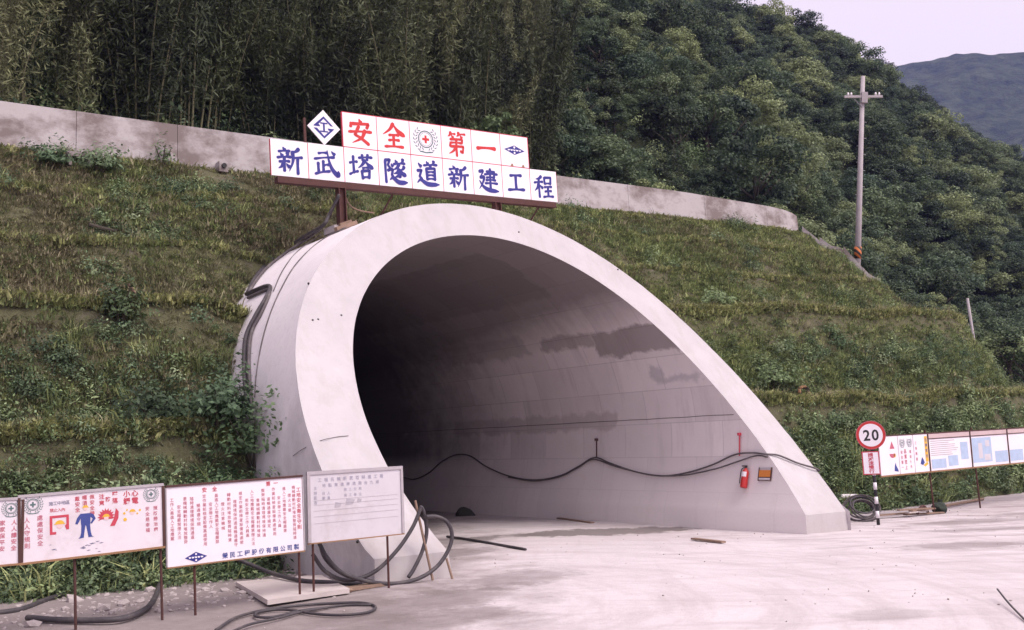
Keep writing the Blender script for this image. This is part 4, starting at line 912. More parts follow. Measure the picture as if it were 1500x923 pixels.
# ------------------------------------------------------------------ things on the tunnel wall
def wall_frame(px, py, lift):
    u, t, z = on_tube(px, py, True, lift); n = Vector((-u/SX, 0, ZI-z)).normalized(); zz = Vector((0, 0, 1)); y_ = -n; x_ = y_.cross(zz).normalized(); z_ = x_.cross(y_)
    m3 = Matrix.Rotation(PHI, 3, 'Z') @ Matrix((x_, y_, z_)).transposed(); return W(u, t, z), m3.to_euler()
def extinguisher():
    loc, eu = wall_frame(1093, 716, .0); r = empty('fire_extinguisher', loc); r.rotation_euler = eu; tag(r, 'red fire extinguisher with white label hung on the tunnel wall', 'fire extinguisher')
    ri = .085; prof_ = [(0, .0), (ri*.9, .0), (ri, .02), (ri, .37), (ri*.85, .42), (ri*.45, .455), (ri*.35, .48)]
    v = []; f = []; n = 16
    for (q, z) in prof_:
        for k in range(n): a = 2*math.pi*k/n; v.append((q*math.cos(a), -.1+q*math.sin(a), z))
    for i in range(len(prof_)-1):
        for k in range(n): f.append((i*n+k, i*n+(k+1) % n, (i+1)*n+(k+1) % n, (i+1)*n+k))
    obj('cylinder', v, f, M_EXT, r, True)
    v = []; f = []
    for i in range(9):
        a = R_(-150+i*15); x, y = (ri+.002)*math.cos(a), -.1+(ri+.002)*math.sin(a); v += [(x, y, .26), (x, y, .38)]
    for i in range(8): f.append((2*i, 2*i+2, 2*i+3, 2*i+1))
    obj('label', v, f, M_WHITE, r); MB().tube([(0, -.1, .47), (0, -.1, .53)], .03, 10).build('valve', M_BLACK, r); MB().box((-.05, -.1, .535), (.16, .03, .025)).build('handle', M_BLACK, r)
    MB().tube(catmull([(-.03, -.1, .5), (-.11, -.12, .45), (-.11, -.14, .25), (-.10, -.14, .1)], 6), .012, 6).build('hose', M_BLACK, r); MB().box((0, -.02, .3), (.06, .05, .12)).build('bracket', M_METAL, r)
    loc, eu = wall_frame(1120.5, 704, .0); r = empty('warning_plate', loc); r.rotation_euler = eu; tag(r, 'small orange plate beside the fire extinguisher', 'plate')
    MB().box((0, -.02, .16), (.36, .02, .17)).build('orange_field', M_ORANGE, r); MB().box((0, -.018, .275), (.36, .015, .06)).build('header', M_FRAMEG, r); MB().box((0, -.018, .035), (.36, .015, .06)).build('lower_strip', M_WHITE, r)
    fr = MB()
    for (c, d) in (((-.185, -.022, .15), (.02, .03, .32)), ((.185, -.022, .15), (.02, .03, .32)), ((0, -.022, .07), (.35, .03, .018)), ((0, -.022, .004), (.35, .03, .015))): fr.box(c, d)
    fr.build('frame', M_FRAME, r)
    for (px, y0, y1, label) in ((1084.5, 668, 636, 'thin red hanger rod above the fire extinguisher'), (875, 670, 644, 'rusty red hanger rod at mid tunnel wall')):
        a = on_tube(px, y0, True, .03); b = on_tube(px, y1, True, .03); r = empty('hanger_rod', W(*a)); tag(r, label, 'hanger rod')
        v = Vector(W(*b))-Vector(W(*a)); MB().tube([(0, 0, 0), tuple(v)], .018, 6).build('rod', M_PRED if px > 1000 else M_RUST, r)
        MB().box(tuple(v), (.12, .05, .07), Matrix.Rotation(PHI, 3, 'Z')).build('bracket', M_PRED if px > 1000 else M_RUST, r)
extinguisher()

# ------------------------------------------------------------------ cables
def cable(name, label, pts, r, m_=None, per=8, group=None, cat='cable'):
    o = MB().tube([W(*p) for p in catmull(pts, per)], r, 7).build(name, m_ or M_CABLE, None, True); tag(o, label, cat, group); return o
Zs = 2.143
def z7(pts): return [(560+x/Zs, 560+y/Zs) for x, y in pts]
inn = z7([(70, 300), (105, 305), (150, 285), (190, 250), (235, 228), (280, 232), (330, 265), (400, 295), (480, 308), (560, 295), (620, 265), (670, 237), (720, 255), (800, 282), (880, 295), (960, 285), (1040, 260), (1110, 228), (1165, 222), (1205, 226)])
fac = z7([(1240, 234), (1300, 258), (1365, 279)])
sx7 = z7([(1395, 290), (1440, 330)])
p1 = [on_tube(x, y, True, .05) for x, y in inn]+[on_face(x, y, .05) for x, y in fac]
e = p1[-1]; p1 += [(e[0]+.22, e[1]+.35, e[2]-.12), (e[0]+.34, e[1]+1.2, e[2]-.9), (e[0]+.3, e[1]+1.6, e[2]-1.6)]
cable('tunnel_cable', 'black cable looping along the tunnel wall and over the right rim', p1, .022, M_CABLEG)
p2 = [on_tube(x, y, True, .06) for x, y in z7([(400, 299), (480, 311), (560, 298), (620, 268), (668, 243), (740, 266), (850, 292), (950, 293), (1050, 273), (1120, 250), (1180, 231), (1215, 236)])]
cable('tunnel_cable', 'second black cable sagging lower on the tunnel wall', p2, .020, M_CABLEG)
def outer(pts, lift=.05): return [on_tube(x+7, y+2, False, lift) for x, y in pts]
pa = on_t(497, 285, 7.9); pb = on_t(482, 315, 8.2)
for k, (dx, r_, lb, m_) in enumerate(((0, .045, 'thick black cable running from the sign post down the portal side', M_CABLE), (6, .035, 'grey cable beside the thick one on the portal side', M_CABLEG))):
    cable('shell_cable', lb, [pa, pb]+outer([(468-dx*.3, 330+dx*.6), (440, 347+dx), (410, 367+dx), (385, 387+dx), (368, 408+dx), (358, 428+dx*.5)], .05), r_, m_)
cable('shell_cable', 'black cable with a sharp bend on the portal side', outer([(356, 431), (372, 424), (386, 419), (391, 422), (384, 438), (370, 462), (357, 490), (354, 520), (355, 555), (359, 590)], .05), .05)
cable('shell_cable', 'grey cable following the sharp bend on the portal side', outer([(358, 436), (374, 429), (388, 424), (389, 432), (378, 458), (364, 485), (360, 520), (361, 555), (364, 592)], .04), .035, M_CABLEG)
cable('thin_wire', 'thin wire curving down the middle of the portal side', outer([(500, 331), (462, 352), (428, 384), (405, 422), (388, 462), (376, 505), (369, 550), (367, 580)], .012), .013, M_CABLEG, cat='wire')
cable('thin_wire', 'thin wire curving down near the back of the portal side', outer([(464, 342), (430, 366), (408, 394), (394, 425)], .012), .012, M_CABLEG, cat='wire')
cable('thin_wire', 'short thin wire across the lower left rim', [on_tube(x, y, False, .012) for x, y in ((430, 668), (446, 657))]+[on_face(x, y, .012) for x, y in ((470, 646), (492, 641), (510, 639))], .006, M_CABLEG, cat='wire')
for lb, px in (('pale twisted rope hanging under the left of the sign', [(503, 282), (512, 300), (526, 308), (548, 312)]),):
    cable('rope', lb, [on_t(x, y, 8.3) for x, y in px], .02, M_WOOD, cat='rope')
def plane(pts, t): return [on_t(x, y, t) for x, y in pts]
def onground(pts, dz): return [on_ground(x, y, dz) for x, y in pts]
cable('hose_loop', 'black hose looping wide in front of the left portal foot', plane([(466, 792), (478, 815), (500, 838), (535, 851), (575, 855), (612, 848), (640, 830), (657, 805), (662, 783), (655, 765), (640, 757), (624, 757)], -.32), .034)
cable('hose_loop', 'black hose rising steeply to the stick at the left foot', plane([(458, 812), (478, 838), (510, 850), (548, 838), (580, 808), (603, 775), (615, 748), (617, 743), (621, 752), (625, 778), (619, 806), (607, 832), (598, 846)], -.22), .033)
cable('hose_loop', 'black hose curving behind the form board', plane([(468, 795), (478, 820), (505, 842), (545, 852)], -.15), .032)
cable('ground_hose', 'dark hose lying from the bushes to the portal foot', [on_ground(x, y, d) for x, y, d in ((330, 812, .5), (365, 826, .3), (400, 840, .18), (440, 850, .14), (480, 853, .12), (530, 856, .05))], .036)
cable('ground_cable', 'thin black cable looped on the road below the rule board', onground([(316, 923), (345, 905), (385, 894), (430, 888), (480, 884), (530, 883), (550, 889), (538, 897), (500, 901), (460, 899), (430, 894), (405, 893), (378, 897), (375, 903), (400, 904), (440, 895), (480, 890)], .02), .02)
cable('ground_cable', 'second thin cable strand trailing on the road at lower left', onground([(330, 930), (365, 915), (410, 905), (440, 897), (500, 887), (545, 886)], .02), .018)
cable('ground_hose', 'thick black hose lying on rubble under the pictogram board', onground([(-20, 900), (30, 893), (70, 878), (110, 866), (150, 848), (170, 836)], .05), .042)
cable('ground_hose', 'black hose curving over the stones under the pictogram board', onground([(40, 905), (80, 908), (130, 909), (180, 906), (212, 893), (228, 874), (235, 850)], .05), .042)
cable('ground_cable', 'cable lying on the tunnel floor behind the left foot', onground([(655, 786), (685, 790), (725, 797), (770, 805)], .03), .03)
cable('ground_wire', 'short stiff wire on the road at lower right', [on_ground(1461, 863, .12), on_ground(1478, 884, .05), on_ground(1505, 912, .02)], .012, cat='wire')
st = empty('leaning_stick', W(*on_t(622, 800, -.2))); tag(st, 'wooden stick holding up hoses at the left portal foot', 'stick')
a = Vector(W(*on_t(608, 733, -.15))); b = Vector(W(*on_t(634, 850, -.3))); MB().tube([tuple(a-st.location), tuple(b-st.location)], .022, 7).build('stick', M_WOOD, st)
st = empty('leaning_stick', W(*on_t(656, 830, -.25))); tag(st, 'short thin stick against the inner edge of the left foot', 'stick')
a = Vector(W(*on_t(654, 818, -.2))); b = Vector(W(*on_t(663, 849, -.3))); MB().tube([tuple(a-st.location), tuple(b-st.location)], .02, 7).build('stick', M_WOOD, st)

# ------------------------------------------------------------------ loose things on the ground
def slab():
    c = [on_ground(x, y, .06) for x, y in ((345, 852), (392, 880), (470, 869), (545, 855), (520, 846), (430, 844))]
    cx = np.mean([p[0] for p in c]); ct = np.mean([p[1] for p in c]); r = empty('loose_board', W(cx, ct, ground_z(cx))); tag(r, 'flat pale weathered sheet lying on the dirt below the bushes', 'board')
    A, B, C_, D = [np.array(on_ground(x, y, .10)) for x, y in ((345, 852), (392, 879), (512, 862), (470, 842))]
    v = [tuple(Vector(W(*p))-r.location) for p in (A, B, C_, D)]; v += [(x, y, z-.07) for x, y, z in v]
    obj('sheet', v, [(0, 1, 2, 3), (7, 6, 5, 4), (0, 4, 5, 1), (1, 5, 6, 2), (2, 6, 7, 3), (3, 7, 4, 0)], M_SLAB, r)
    e = [tuple(Vector(W(*on_ground(x, y, .05)))-r.location) for x, y in ((392, 882), (450, 873), (515, 864))]; MB().tube(e, .035, 6).build('edge_batten', M_WOOD, r)
    r2 = empty('plank', W(*on_ground(525, 858))); tag(r2, 'narrow plank end beside the pale sheet near the foot', 'plank'); e = [tuple(Vector(W(*on_ground(x, y, .05)))-r2.location) for x, y in ((488, 866), (560, 855))]
    d = Vector(e[1])-Vector(e[0]); mid = (Vector(e[0])+Vector(e[1]))/2; MB().box(tuple(mid), (d.length, .22, .05), Matrix.Rotation(math.atan2(d.y, d.x), 3, 'Z')).build('timber', M_WOOD, r2)
slab()
def stone_mesh(seed):
    bm = bmesh.new(); bmesh.ops.create_icosphere(bm, subdivisions=1, radius=1.0); rr = random.Random(seed)
    for v in bm.verts: v.co = v.co*(rr.uniform(.7, 1.15)); v.co.z *= .62; v.co.y *= .8
    me = bpy.data.meshes.new('stone'); bm.to_mesh(me); bm.free(); me.materials.append(M_STONE); return me
STONES = [stone_mesh(i) for i in range(5)]
for (x, y, s) in ((108, 884, .13), (150, 895, .10), (180, 888, .10), (220, 868, .10), (70, 910, .10), (95, 895, .07), (165, 900, .07), (205, 884, .07), (330, 868, .08), (310, 872, .07), (355, 872, .08), (285, 872, .06), (300, 866, .07), (368, 878, .06), (130, 880, .06), (48, 918, .09), (190, 872, .06), (240, 862, .06)):
    u, t, z = on_ground(x, y); o = link('stone', STONES[int(x) % 5]); o.location = W(u, t, z+s*.3); o.scale = (s*1.25, s*1.25, s*1.25); o.rotation_euler = (random.uniform(-.3, .3), random.uniform(-.3, .3), random.uniform(0, 6))
    lb = {108: 'largest pale stone beside the post of the pictogram board', 48: 'pale stone at the lower left picture corner beside the hose', 220: 'pale stone lying inside the bend of the black hose', 240: 'small pale stone at the edge of the weeds behind the rule board post'}.get(x, 'small pale stone in the rubble patch left of the flat sheet' if x > 260 else 'small pale stone in the rubble around the hoses under the pictogram board')
    tag(o, lb, 'stone', 'stones on the dirt under the left boards')
def debris():
    u, t, z = on_ground(1266, 764); r = empty('cable_coil', W(u, t, z)); tag(r, 'coil of dark cable leaning beside the right portal foot', 'cable coil')
    for k in range(7):
        R1 = random.uniform(.24, .36); tilt = random.uniform(.25, .7); zc = .30+random.uniform(-.05, .05); ph = random.uniform(-.5, .5); pts = []
        for i in range(25): a = 2*math.pi*i/24; v = Matrix.Rotation(PHI+ph-.5, 3, 'Z') @ Matrix.Rotation(tilt+.6, 3, 'X') @ Vector((R1*1.25*math.cos(a), R1*math.sin(a), k*.02)); pts.append((v.x, v.y+.15, max(.03, v.z+zc)))
        MB().tube(pts, .022, 6).build('loop', M_CABLE if k % 3 else M_CABLEG, r, True)
    u, t, z = on_ground(1254, 752); o = MB().tube([W(u-.1, t+.4, z+.46), W(u+.45, t+.2, z+.44)], .06, 10).build('white_pipe', M_WHITE); tag(o, 'short white pipe lying on the coil by the right foot', 'pipe')
    u, t, z = on_ground(1320, 757); r = empty('scrap_timber', W(u, t, z)); tag(r, 'scrap timber lying on the road right of the speed sign', 'timber')
    for k in range(5):
        MB().box((random.uniform(-.7, .7), random.uniform(-.2, .25), .05+k*.035), (random.uniform(.7, 1.4), .12, .035), Matrix.Rotation(PHI+random.uniform(-.35, .35)-.2, 3, 'Z')).build('plank', M_WOOD if k != 2 else M_SLAB, r)
    u, t, z = on_ground(1352, 755); o = MB().tube([tuple(p) for p in catmull([W(u-.25, t, z+.05), W(u-.1, t, z+.2), W(u+.1, t, z+.22), W(u+.25, t, z+.05)], 6)], .035, 7).build('bent_pipe', M_RUST); tag(o, 'small bent rusty pipe beside the scrap timber', 'pipe')
    u, t, z = on_ground(1377, 752); r = empty('sack', W(u, t, z)); tag(r, 'dark green sack beside the right board post', 'sack')
    bm = bmesh.new(); bmesh.ops.create_icosphere(bm, subdivisions=3, radius=.2)
    for v in bm.verts: v.co *= 1+.22*mnoise.noise(v.co*7); v.co.z = v.co.z*.8+.14
    me = bpy.data.meshes.new('bag'); bm.to_mesh(me); bm.free(); me.materials.append(paint('dark_green_cloth', (.03, .04, .03), .8)); link('bag', me, r); MB().tube([(0, 0, .26), (.03, 0, .36)], [.05, .07], 8).build('neck', MATS['dark_green_cloth'], r)
    # long pole on the ground at the toe of the embankment
    a = on_ground(1385, 741, .06); b = on_ground(1440, 731, .06); o = MB().tube([W(*a), W(*b)], .04, 7).build('fallen_pole', M_WOOD); tag(o, 'long thin pole lying at the embankment toe behind the right boards', 'pole')
    # mound and flat scraps in the tunnel
    u, t, z = on_tube(706, 738, True, .5); zg = ground_z(u); r = empty('rubble_heap', W(u-.2, t, zg)); tag(r, 'small dark heap at the foot of the tunnel wall', 'heap')
    bm = bmesh.new(); bmesh.ops.create_icosphere(bm, subdivisions=3, radius=.32)
    for v in bm.verts: v.co *= 1+.35*mnoise.noise(v.co*3); v.co.z = max(-.1, v.co.z*.85)
    me = bpy.data.meshes.new('heap'); bm.to_mesh(me); bm.free(); me.materials.append(paint('dark_rubble', (.05, .05, .04), .9, .4)); link('heap', me, r)
    for (x0, y0, x1, y1, lb) in ((818, 759, 868, 766, 'thin plank lying near the wall on the tunnel floor'), (1015, 789, 1060, 794, 'thin batten on the road in front of the tunnel')):
        a, b = Vector(W(*on_ground(x0, y0, .03))), Vector(W(*on_ground(x1, y1, .03))); d = b-a; o = MB().box((0, 0, 0), (d.length, .12, .04)).build('plank', M_WOOD); o.location = (a+b)/2; o.rotation_euler = (0, 0, math.atan2(d.y, d.x)); tag(o, lb, 'plank')
    # brown ring on the berm, stake on the left berm
    s_, o_ = None, None
    u, t, z = on_t(1178, 582, 13-8.3); r = empty('rusty_ring', W(u, t, slope_at(u, 13-t)+.02), PHI-.3); tag(r, 'brown wreath of dry stems on the berm right of the portal', 'wreath')
    for k in range(4):
        R1 = random.uniform(.13, .2); pts = [(R1*math.cos(2*math.pi*i/20), random.uniform(-.04, .04), .2+R1*math.sin(2*math.pi*i/20)) for i in range(21)]; MB().tube(pts, .035, 6).build('twist', M_FRAMEB if k % 2 else M_TRUNK, r)
    u, t, z = on_t(190, 425, 8.0-1.1); z = slope_at(u, 13-t); r = empty('wooden_stake', W(u, t, z)); tag(r, 'pale wooden stake leaning beside the shrub on the left berm', 'stake')
    a = Vector(W(*on_t(188, 416, t)))-r.location; b = Vector(W(*on_t(203, 437, t)))-r.location; MB().tube([tuple(a), tuple(b)], .03, 6).build('stake', M_WOOD, r)
    u, t, z = on_t(146, 331, 10.3); r = empty('driftwood_log', W(u, t, slope_at(u, 13-t)+.08), PHI); tag(r, 'dark log lying on the upper left slope', 'log'); MB().tube([(-.25, 0, .1), (.0, .03, .05), (.4, 0, .0)], [.05, .06, .04], 8).build('log', M_TRUNK, r); MB().tube([(-.05, 0, .06), (-.15, .03, .2)], [.03, .015], 6).build('branch_stub', M_TRUNK, r)
debris()
COL.objects.unlink(_to); bpy.data.objects.remove(_to)

# ------------------------------------------------------------------ vegetation templates (kept outside the scene, shared as mesh data)
def leaf_mesh(name, P, N_, size, mat, aspect=.5, rg=None, droop=0.0):
    """P: n x 3 centres, N_: n x 3 outward directions; one folded leaf-sized quad each"""
    rg = rg or rng; n = len(P); N_ = N_+rg.normal(0, .55, (n, 3)); N_ /= np.linalg.norm(N_, axis=1)[:, None]
    ref = rg.normal(0, 1, (n, 3)); A = np.cross(N_, ref); A /= np.linalg.norm(A, axis=1)[:, None]+1e-9
    if droop: A = A*(1-droop)+np.array([0, 0, -1.0])*droop; A /= np.linalg.norm(A, axis=1)[:, None]
    B = np.cross(N_, A); B /= np.linalg.norm(B, axis=1)[:, None]+1e-9
    s = (size if np.ndim(size) else np.full(n, size))*rg.uniform(.65, 1.35, n); s = s[:, None]
    V = np.stack([P-A*s*.5, P+B*s*aspect*.5+N_*s*.06, P+A*s*.5, P-B*s*aspect*.5+N_*s*.06], 1).reshape(-1, 3)
    me = bpy.data.meshes.new(name); me.vertices.add(4*n); me.vertices.foreach_set('co', V.ravel()); me.loops.add(4*n); me.loops.foreach_set('vertex_index', np.arange(4*n)); me.polygons.add(n)
    me.polygons.foreach_set('loop_start', np.arange(n)*4); me.polygons.foreach_set('loop_total', np.full(n, 4)); me.materials.append(mat); me.update(); me.validate(); return me
def crown_mesh(seed, mat, clumps=20, rx=2.3, rz=1.7, zc=3.6, per=120, size=.30, cr=(.55, 1.0)):
    rg = np.random.default_rng(seed); P = []; Nn = []
    for k in range(clumps):
        a = rg.uniform(0, 2*math.pi); e = math.asin(rg.uniform(-.75, 1)); r = rg.uniform(.55, 1.0); c = np.array([rx*r*math.cos(e)*math.cos(a), rx*r*math.cos(e)*math.sin(a), zc+rz*r*math.sin(e)])
        q = rg.uniform(*cr); d = rg.normal(0, 1, (per, 3)); d /= np.linalg.norm(d, axis=1)[:, None]; d[:, 2] = np.where(d[:, 2] < -.35, -d[:, 2], d[:, 2])
        rad = q*rg.uniform(.55, 1.05, per)[:, None]; P.append(c+d*rad*np.array([1, 1, .75])); Nn.append(d+np.array([0, 0, .5]))
    return leaf_mesh('crown', np.concatenate(P), np.concatenate(Nn), size, mat, .55, rg)
def trunk_mesh(seed, h=3.4, r=.16, mat=None):
    rr = random.Random(seed); mb = MB(); mb.tube([(0, 0, -.8), (rr.uniform(-.1, .1), rr.uniform(-.1, .1), h*.4), (rr.uniform(-.3, .3), rr.uniform(-.3, .3), h)], [r, r*.8, r*.45], 7)
    for k in range(5):
        a = rr.uniform(0, 6.28); mb.tube([(0, 0, h*(.45+.08*k)), (math.cos(a)*.8, math.sin(a)*.8, h*(.75+.06*k)), (math.cos(a)*1.5, math.sin(a)*1.5, h*(.95+.07*k))], [r*.5, r*.35, r*.15], 5)
    return mk('trunk', mb.v, mb.f, mat or M_TRUNK, True)
CROWNS = [crown_mesh(100+i, L_TREE, clumps=22+2*i, rx=2.0+.15*i, rz=1.5+.12*i, zc=2.7, per=190, size=.20) for i in range(5)]
TRUNKS = [trunk_mesh(200+i, 2.6) for i in range(5)]
def bamboo_meshes(seed, h=11.0, culms=6):
    rg = np.random.default_rng(seed); mb = MB(); P = []; Nn = []; S = []
    for k in range(culms):
        a = rg.uniform(0, 6.28); r0 = rg.uniform(.1, .9); lean = rg.uniform(.5, 2.6); hh = h*rg.uniform(.65, 1.05); b = np.array([r0*math.cos(a), r0*math.sin(a), 0]); d = np.array([math.cos(a), math.sin(a), 0]); pts = []
        for x in np.linspace(0, 1, 9): pts.append(b+d*lean*x**2.2+np.array([0, 0, -.8+(hh+.8)*(x-.04*x**3)]))
        mb.tube([tuple(p) for p in pts], [.045*(1-.8*x)+.006 for x in np.linspace(0, 1, 9)], 5)
        n = 700; x = rg.uniform(.22, 1.0, n)**.8; pt = np.array([np.interp(x, np.linspace(0, 1, 9), [p[j] for p in pts]) for j in range(3)]).T
        rad = (.25+.85*np.sin(np.clip((1-x)*1.25, 0, 1)*math.pi*.5))*rg.uniform(.1, 1.0, n); an = rg.uniform(0, 6.28, n)
        off = np.stack([np.cos(an)*rad, np.sin(an)*rad, .35*rad-.1], 1); P.append(pt+off); Nn.append(off+np.array([0, 0, .2]))
    P = np.concatenate(P); Nn = np.concatenate(Nn)
    return mk('culms', mb.v, mb.f, M_CULM, True), leaf_mesh('foliage', P, Nn, .36, L_BAM, .17, rg, .45)
BAM = [bamboo_meshes(300+i, h, c) for i, (h, c) in enumerate(((11, 6), (9, 5), (13, 7), (10, 8)))]
def shrub_mesh(seed, mat, n=170, r=.55, h=.6, size=.14, aspect=.5):
    rg = np.random.default_rng(seed); d = rg.normal(0, 1, (n, 3)); d /= np.linalg.norm(d, axis=1)[:, None]; d[:, 2] = np.abs(d[:, 2]); k = rg.uniform(.35, 1.05, n)[:, None]
    lob = 1+.3*np.sin(d[:, :1]*5+seed)+.25*np.cos(d[:, 1:2]*6+seed*2); P = d*k*lob*np.array([r, r, h]); return leaf_mesh('weed', P, d+np.array([0, 0, .4]), size, mat, aspect, rg)
def grass_mesh(seed, mat, n=16, h=.26, sp=.16, w_=.016):
    rg = np.random.default_rng(seed); v = []; f = []
    for k in range(n):
        a = rg.uniform(0, 6.28); r = sp*math.sqrt(rg.uniform()); b = np.array([r*math.cos(a), r*math.sin(a), -.02]); l = rg.uniform(.4, 1.1)*h; d = np.array([math.cos(a+rg.normal(0, 1)), math.sin(a+rg.normal(0, 1)), 0]); p = np.array([-d[1], d[0], 0])*w_*rg.uniform(.7, 1.5)
        m1 = b+d*l*.25+np.array([0, 0, l*.65]); tp = b+d*l*.8+np.array([0, 0, l*.85]); i = len(v); v += [b-p, b+p, m1+p*.8, m1-p*.8, tp]; f += [(i, i+1, i+2, i+3), (i+3, i+2, i+4)]
    return mk('tuft', v, f, mat)
def template(name, meshes):
    c = bpy.data.collections.new(name)
    for i, me in enumerate(meshes): o = bpy.data.objects.new('%s_%02d' % (name, i), me); c.objects.link(o)
    return c
def scatter(name, pts, rot, scl, idx, coll, label, cat):
    pts = np.asarray(pts, float); n = len(pts); me = bpy.data.meshes.new(name); me.vertices.add(n); me.vertices.foreach_set('co', pts.ravel())
    for nm, ty, dat in (('rot', 'FLOAT_VECTOR', np.asarray(rot, float).ravel()), ('scl', 'FLOAT', np.asarray(scl, float)), ('idx', 'INT', np.asarray(idx, int))):
        at = me.attributes.new(nm, ty, 'POINT'); at.data.foreach_set('vector' if ty == 'FLOAT_VECTOR' else 'value', dat)
    o = link(name, me); g = bpy.data.node_groups.new(name+'_scatter', 'GeometryNodeTree')
    g.interface.new_socket(name='Geometry', in_out='INPUT', socket_type='NodeSocketGeometry'); g.interface.new_socket(name='Geometry', in_out='OUTPUT', socket_type='NodeSocketGeometry')
    gi, go = g.nodes.new('NodeGroupInput'), g.nodes.new('NodeGroupOutput'); ip = g.nodes.new('GeometryNodeInstanceOnPoints'); ci = g.nodes.new('GeometryNodeCollectionInfo')
    ci.inputs[0].default_value = coll; ci.inputs[1].default_value = True; ci.inputs[2].default_value = True
    def na(nm, ty): x = g.nodes.new('GeometryNodeInputNamedAttribute'); x.data_type = ty; x.inputs[0].default_value = nm; return x.outputs[0]
    e2r = g.nodes.new('FunctionNodeEulerToRotation'); g.links.new(na('rot', 'FLOAT_VECTOR'), e2r.inputs[0])
    mp = g.nodes.new('GeometryNodeMeshToPoints'); g.links.new(gi.outputs[0], mp.inputs[0]); g.links.new(mp.outputs[0], ip.inputs['Points'])
    g.links.new(ci.outputs[0], ip.inputs['Instance']); ip.inputs['Pick Instance'].default_value = True; g.links.new(na('idx', 'INT'), ip.inputs['Instance Index']); g.links.new(e2r.outputs[0], ip.inputs['Rotation']); g.links.new(na('scl', 'FLOAT'), ip.inputs['Scale'])
    g.links.new(ip.outputs[0], go.inputs[0]); md = o.modifiers.new('scatter', 'NODES'); md.node_group = g
    return tag(o, label, cat, kind='stuff')

# ------------------------------------------------------------------ embankment cover
def fbm(u, t, z, s, o=0.0): return mnoise.noise(Vector((u*s, t*s, z*s+o)))+.5*mnoise.noise(Vector((u*s*2.3, t*s*2.3, z*s*2.3+o)))
def clear_of_portal(u, t, z, m=.0): return not ((u/SX)**2+(z-ZO)**2 < (RO+m)**2 or (abs(u) < RO*SX+m and z < 2.0 and t < 4.5 and abs(u) < 6.4+m))
G_T = template('grass_tufts', [grass_mesh(i, L_GRASS, 24, .135, .17, .011) for i in range(4)]+[grass_mesh(10+i, L_GRASS2, 24, .135, .17, .011) for i in range(3)]+[grass_mesh(20, L_GRASS, 12, .42, .12, .012)]+[grass_mesh(30+i, L_GRASS_LIT, 26, .15, .17, .012) for i in range(2)])
W_T = template('weed_plants', [shrub_mesh(i, L_WEED, 230, .48, .5, .10) for i in range(3)]+[shrub_mesh(10+i, L_SHRUB, 230, .48, .55, .10) for i in range(3)]+[grass_mesh(60+i, L_GRASS2, 40, .75, .3, .014) for i in range(2)]+[shrub_mesh(20+i, L_SHRUB, 130, .35, .85, .16, .3) for i in range(2)])
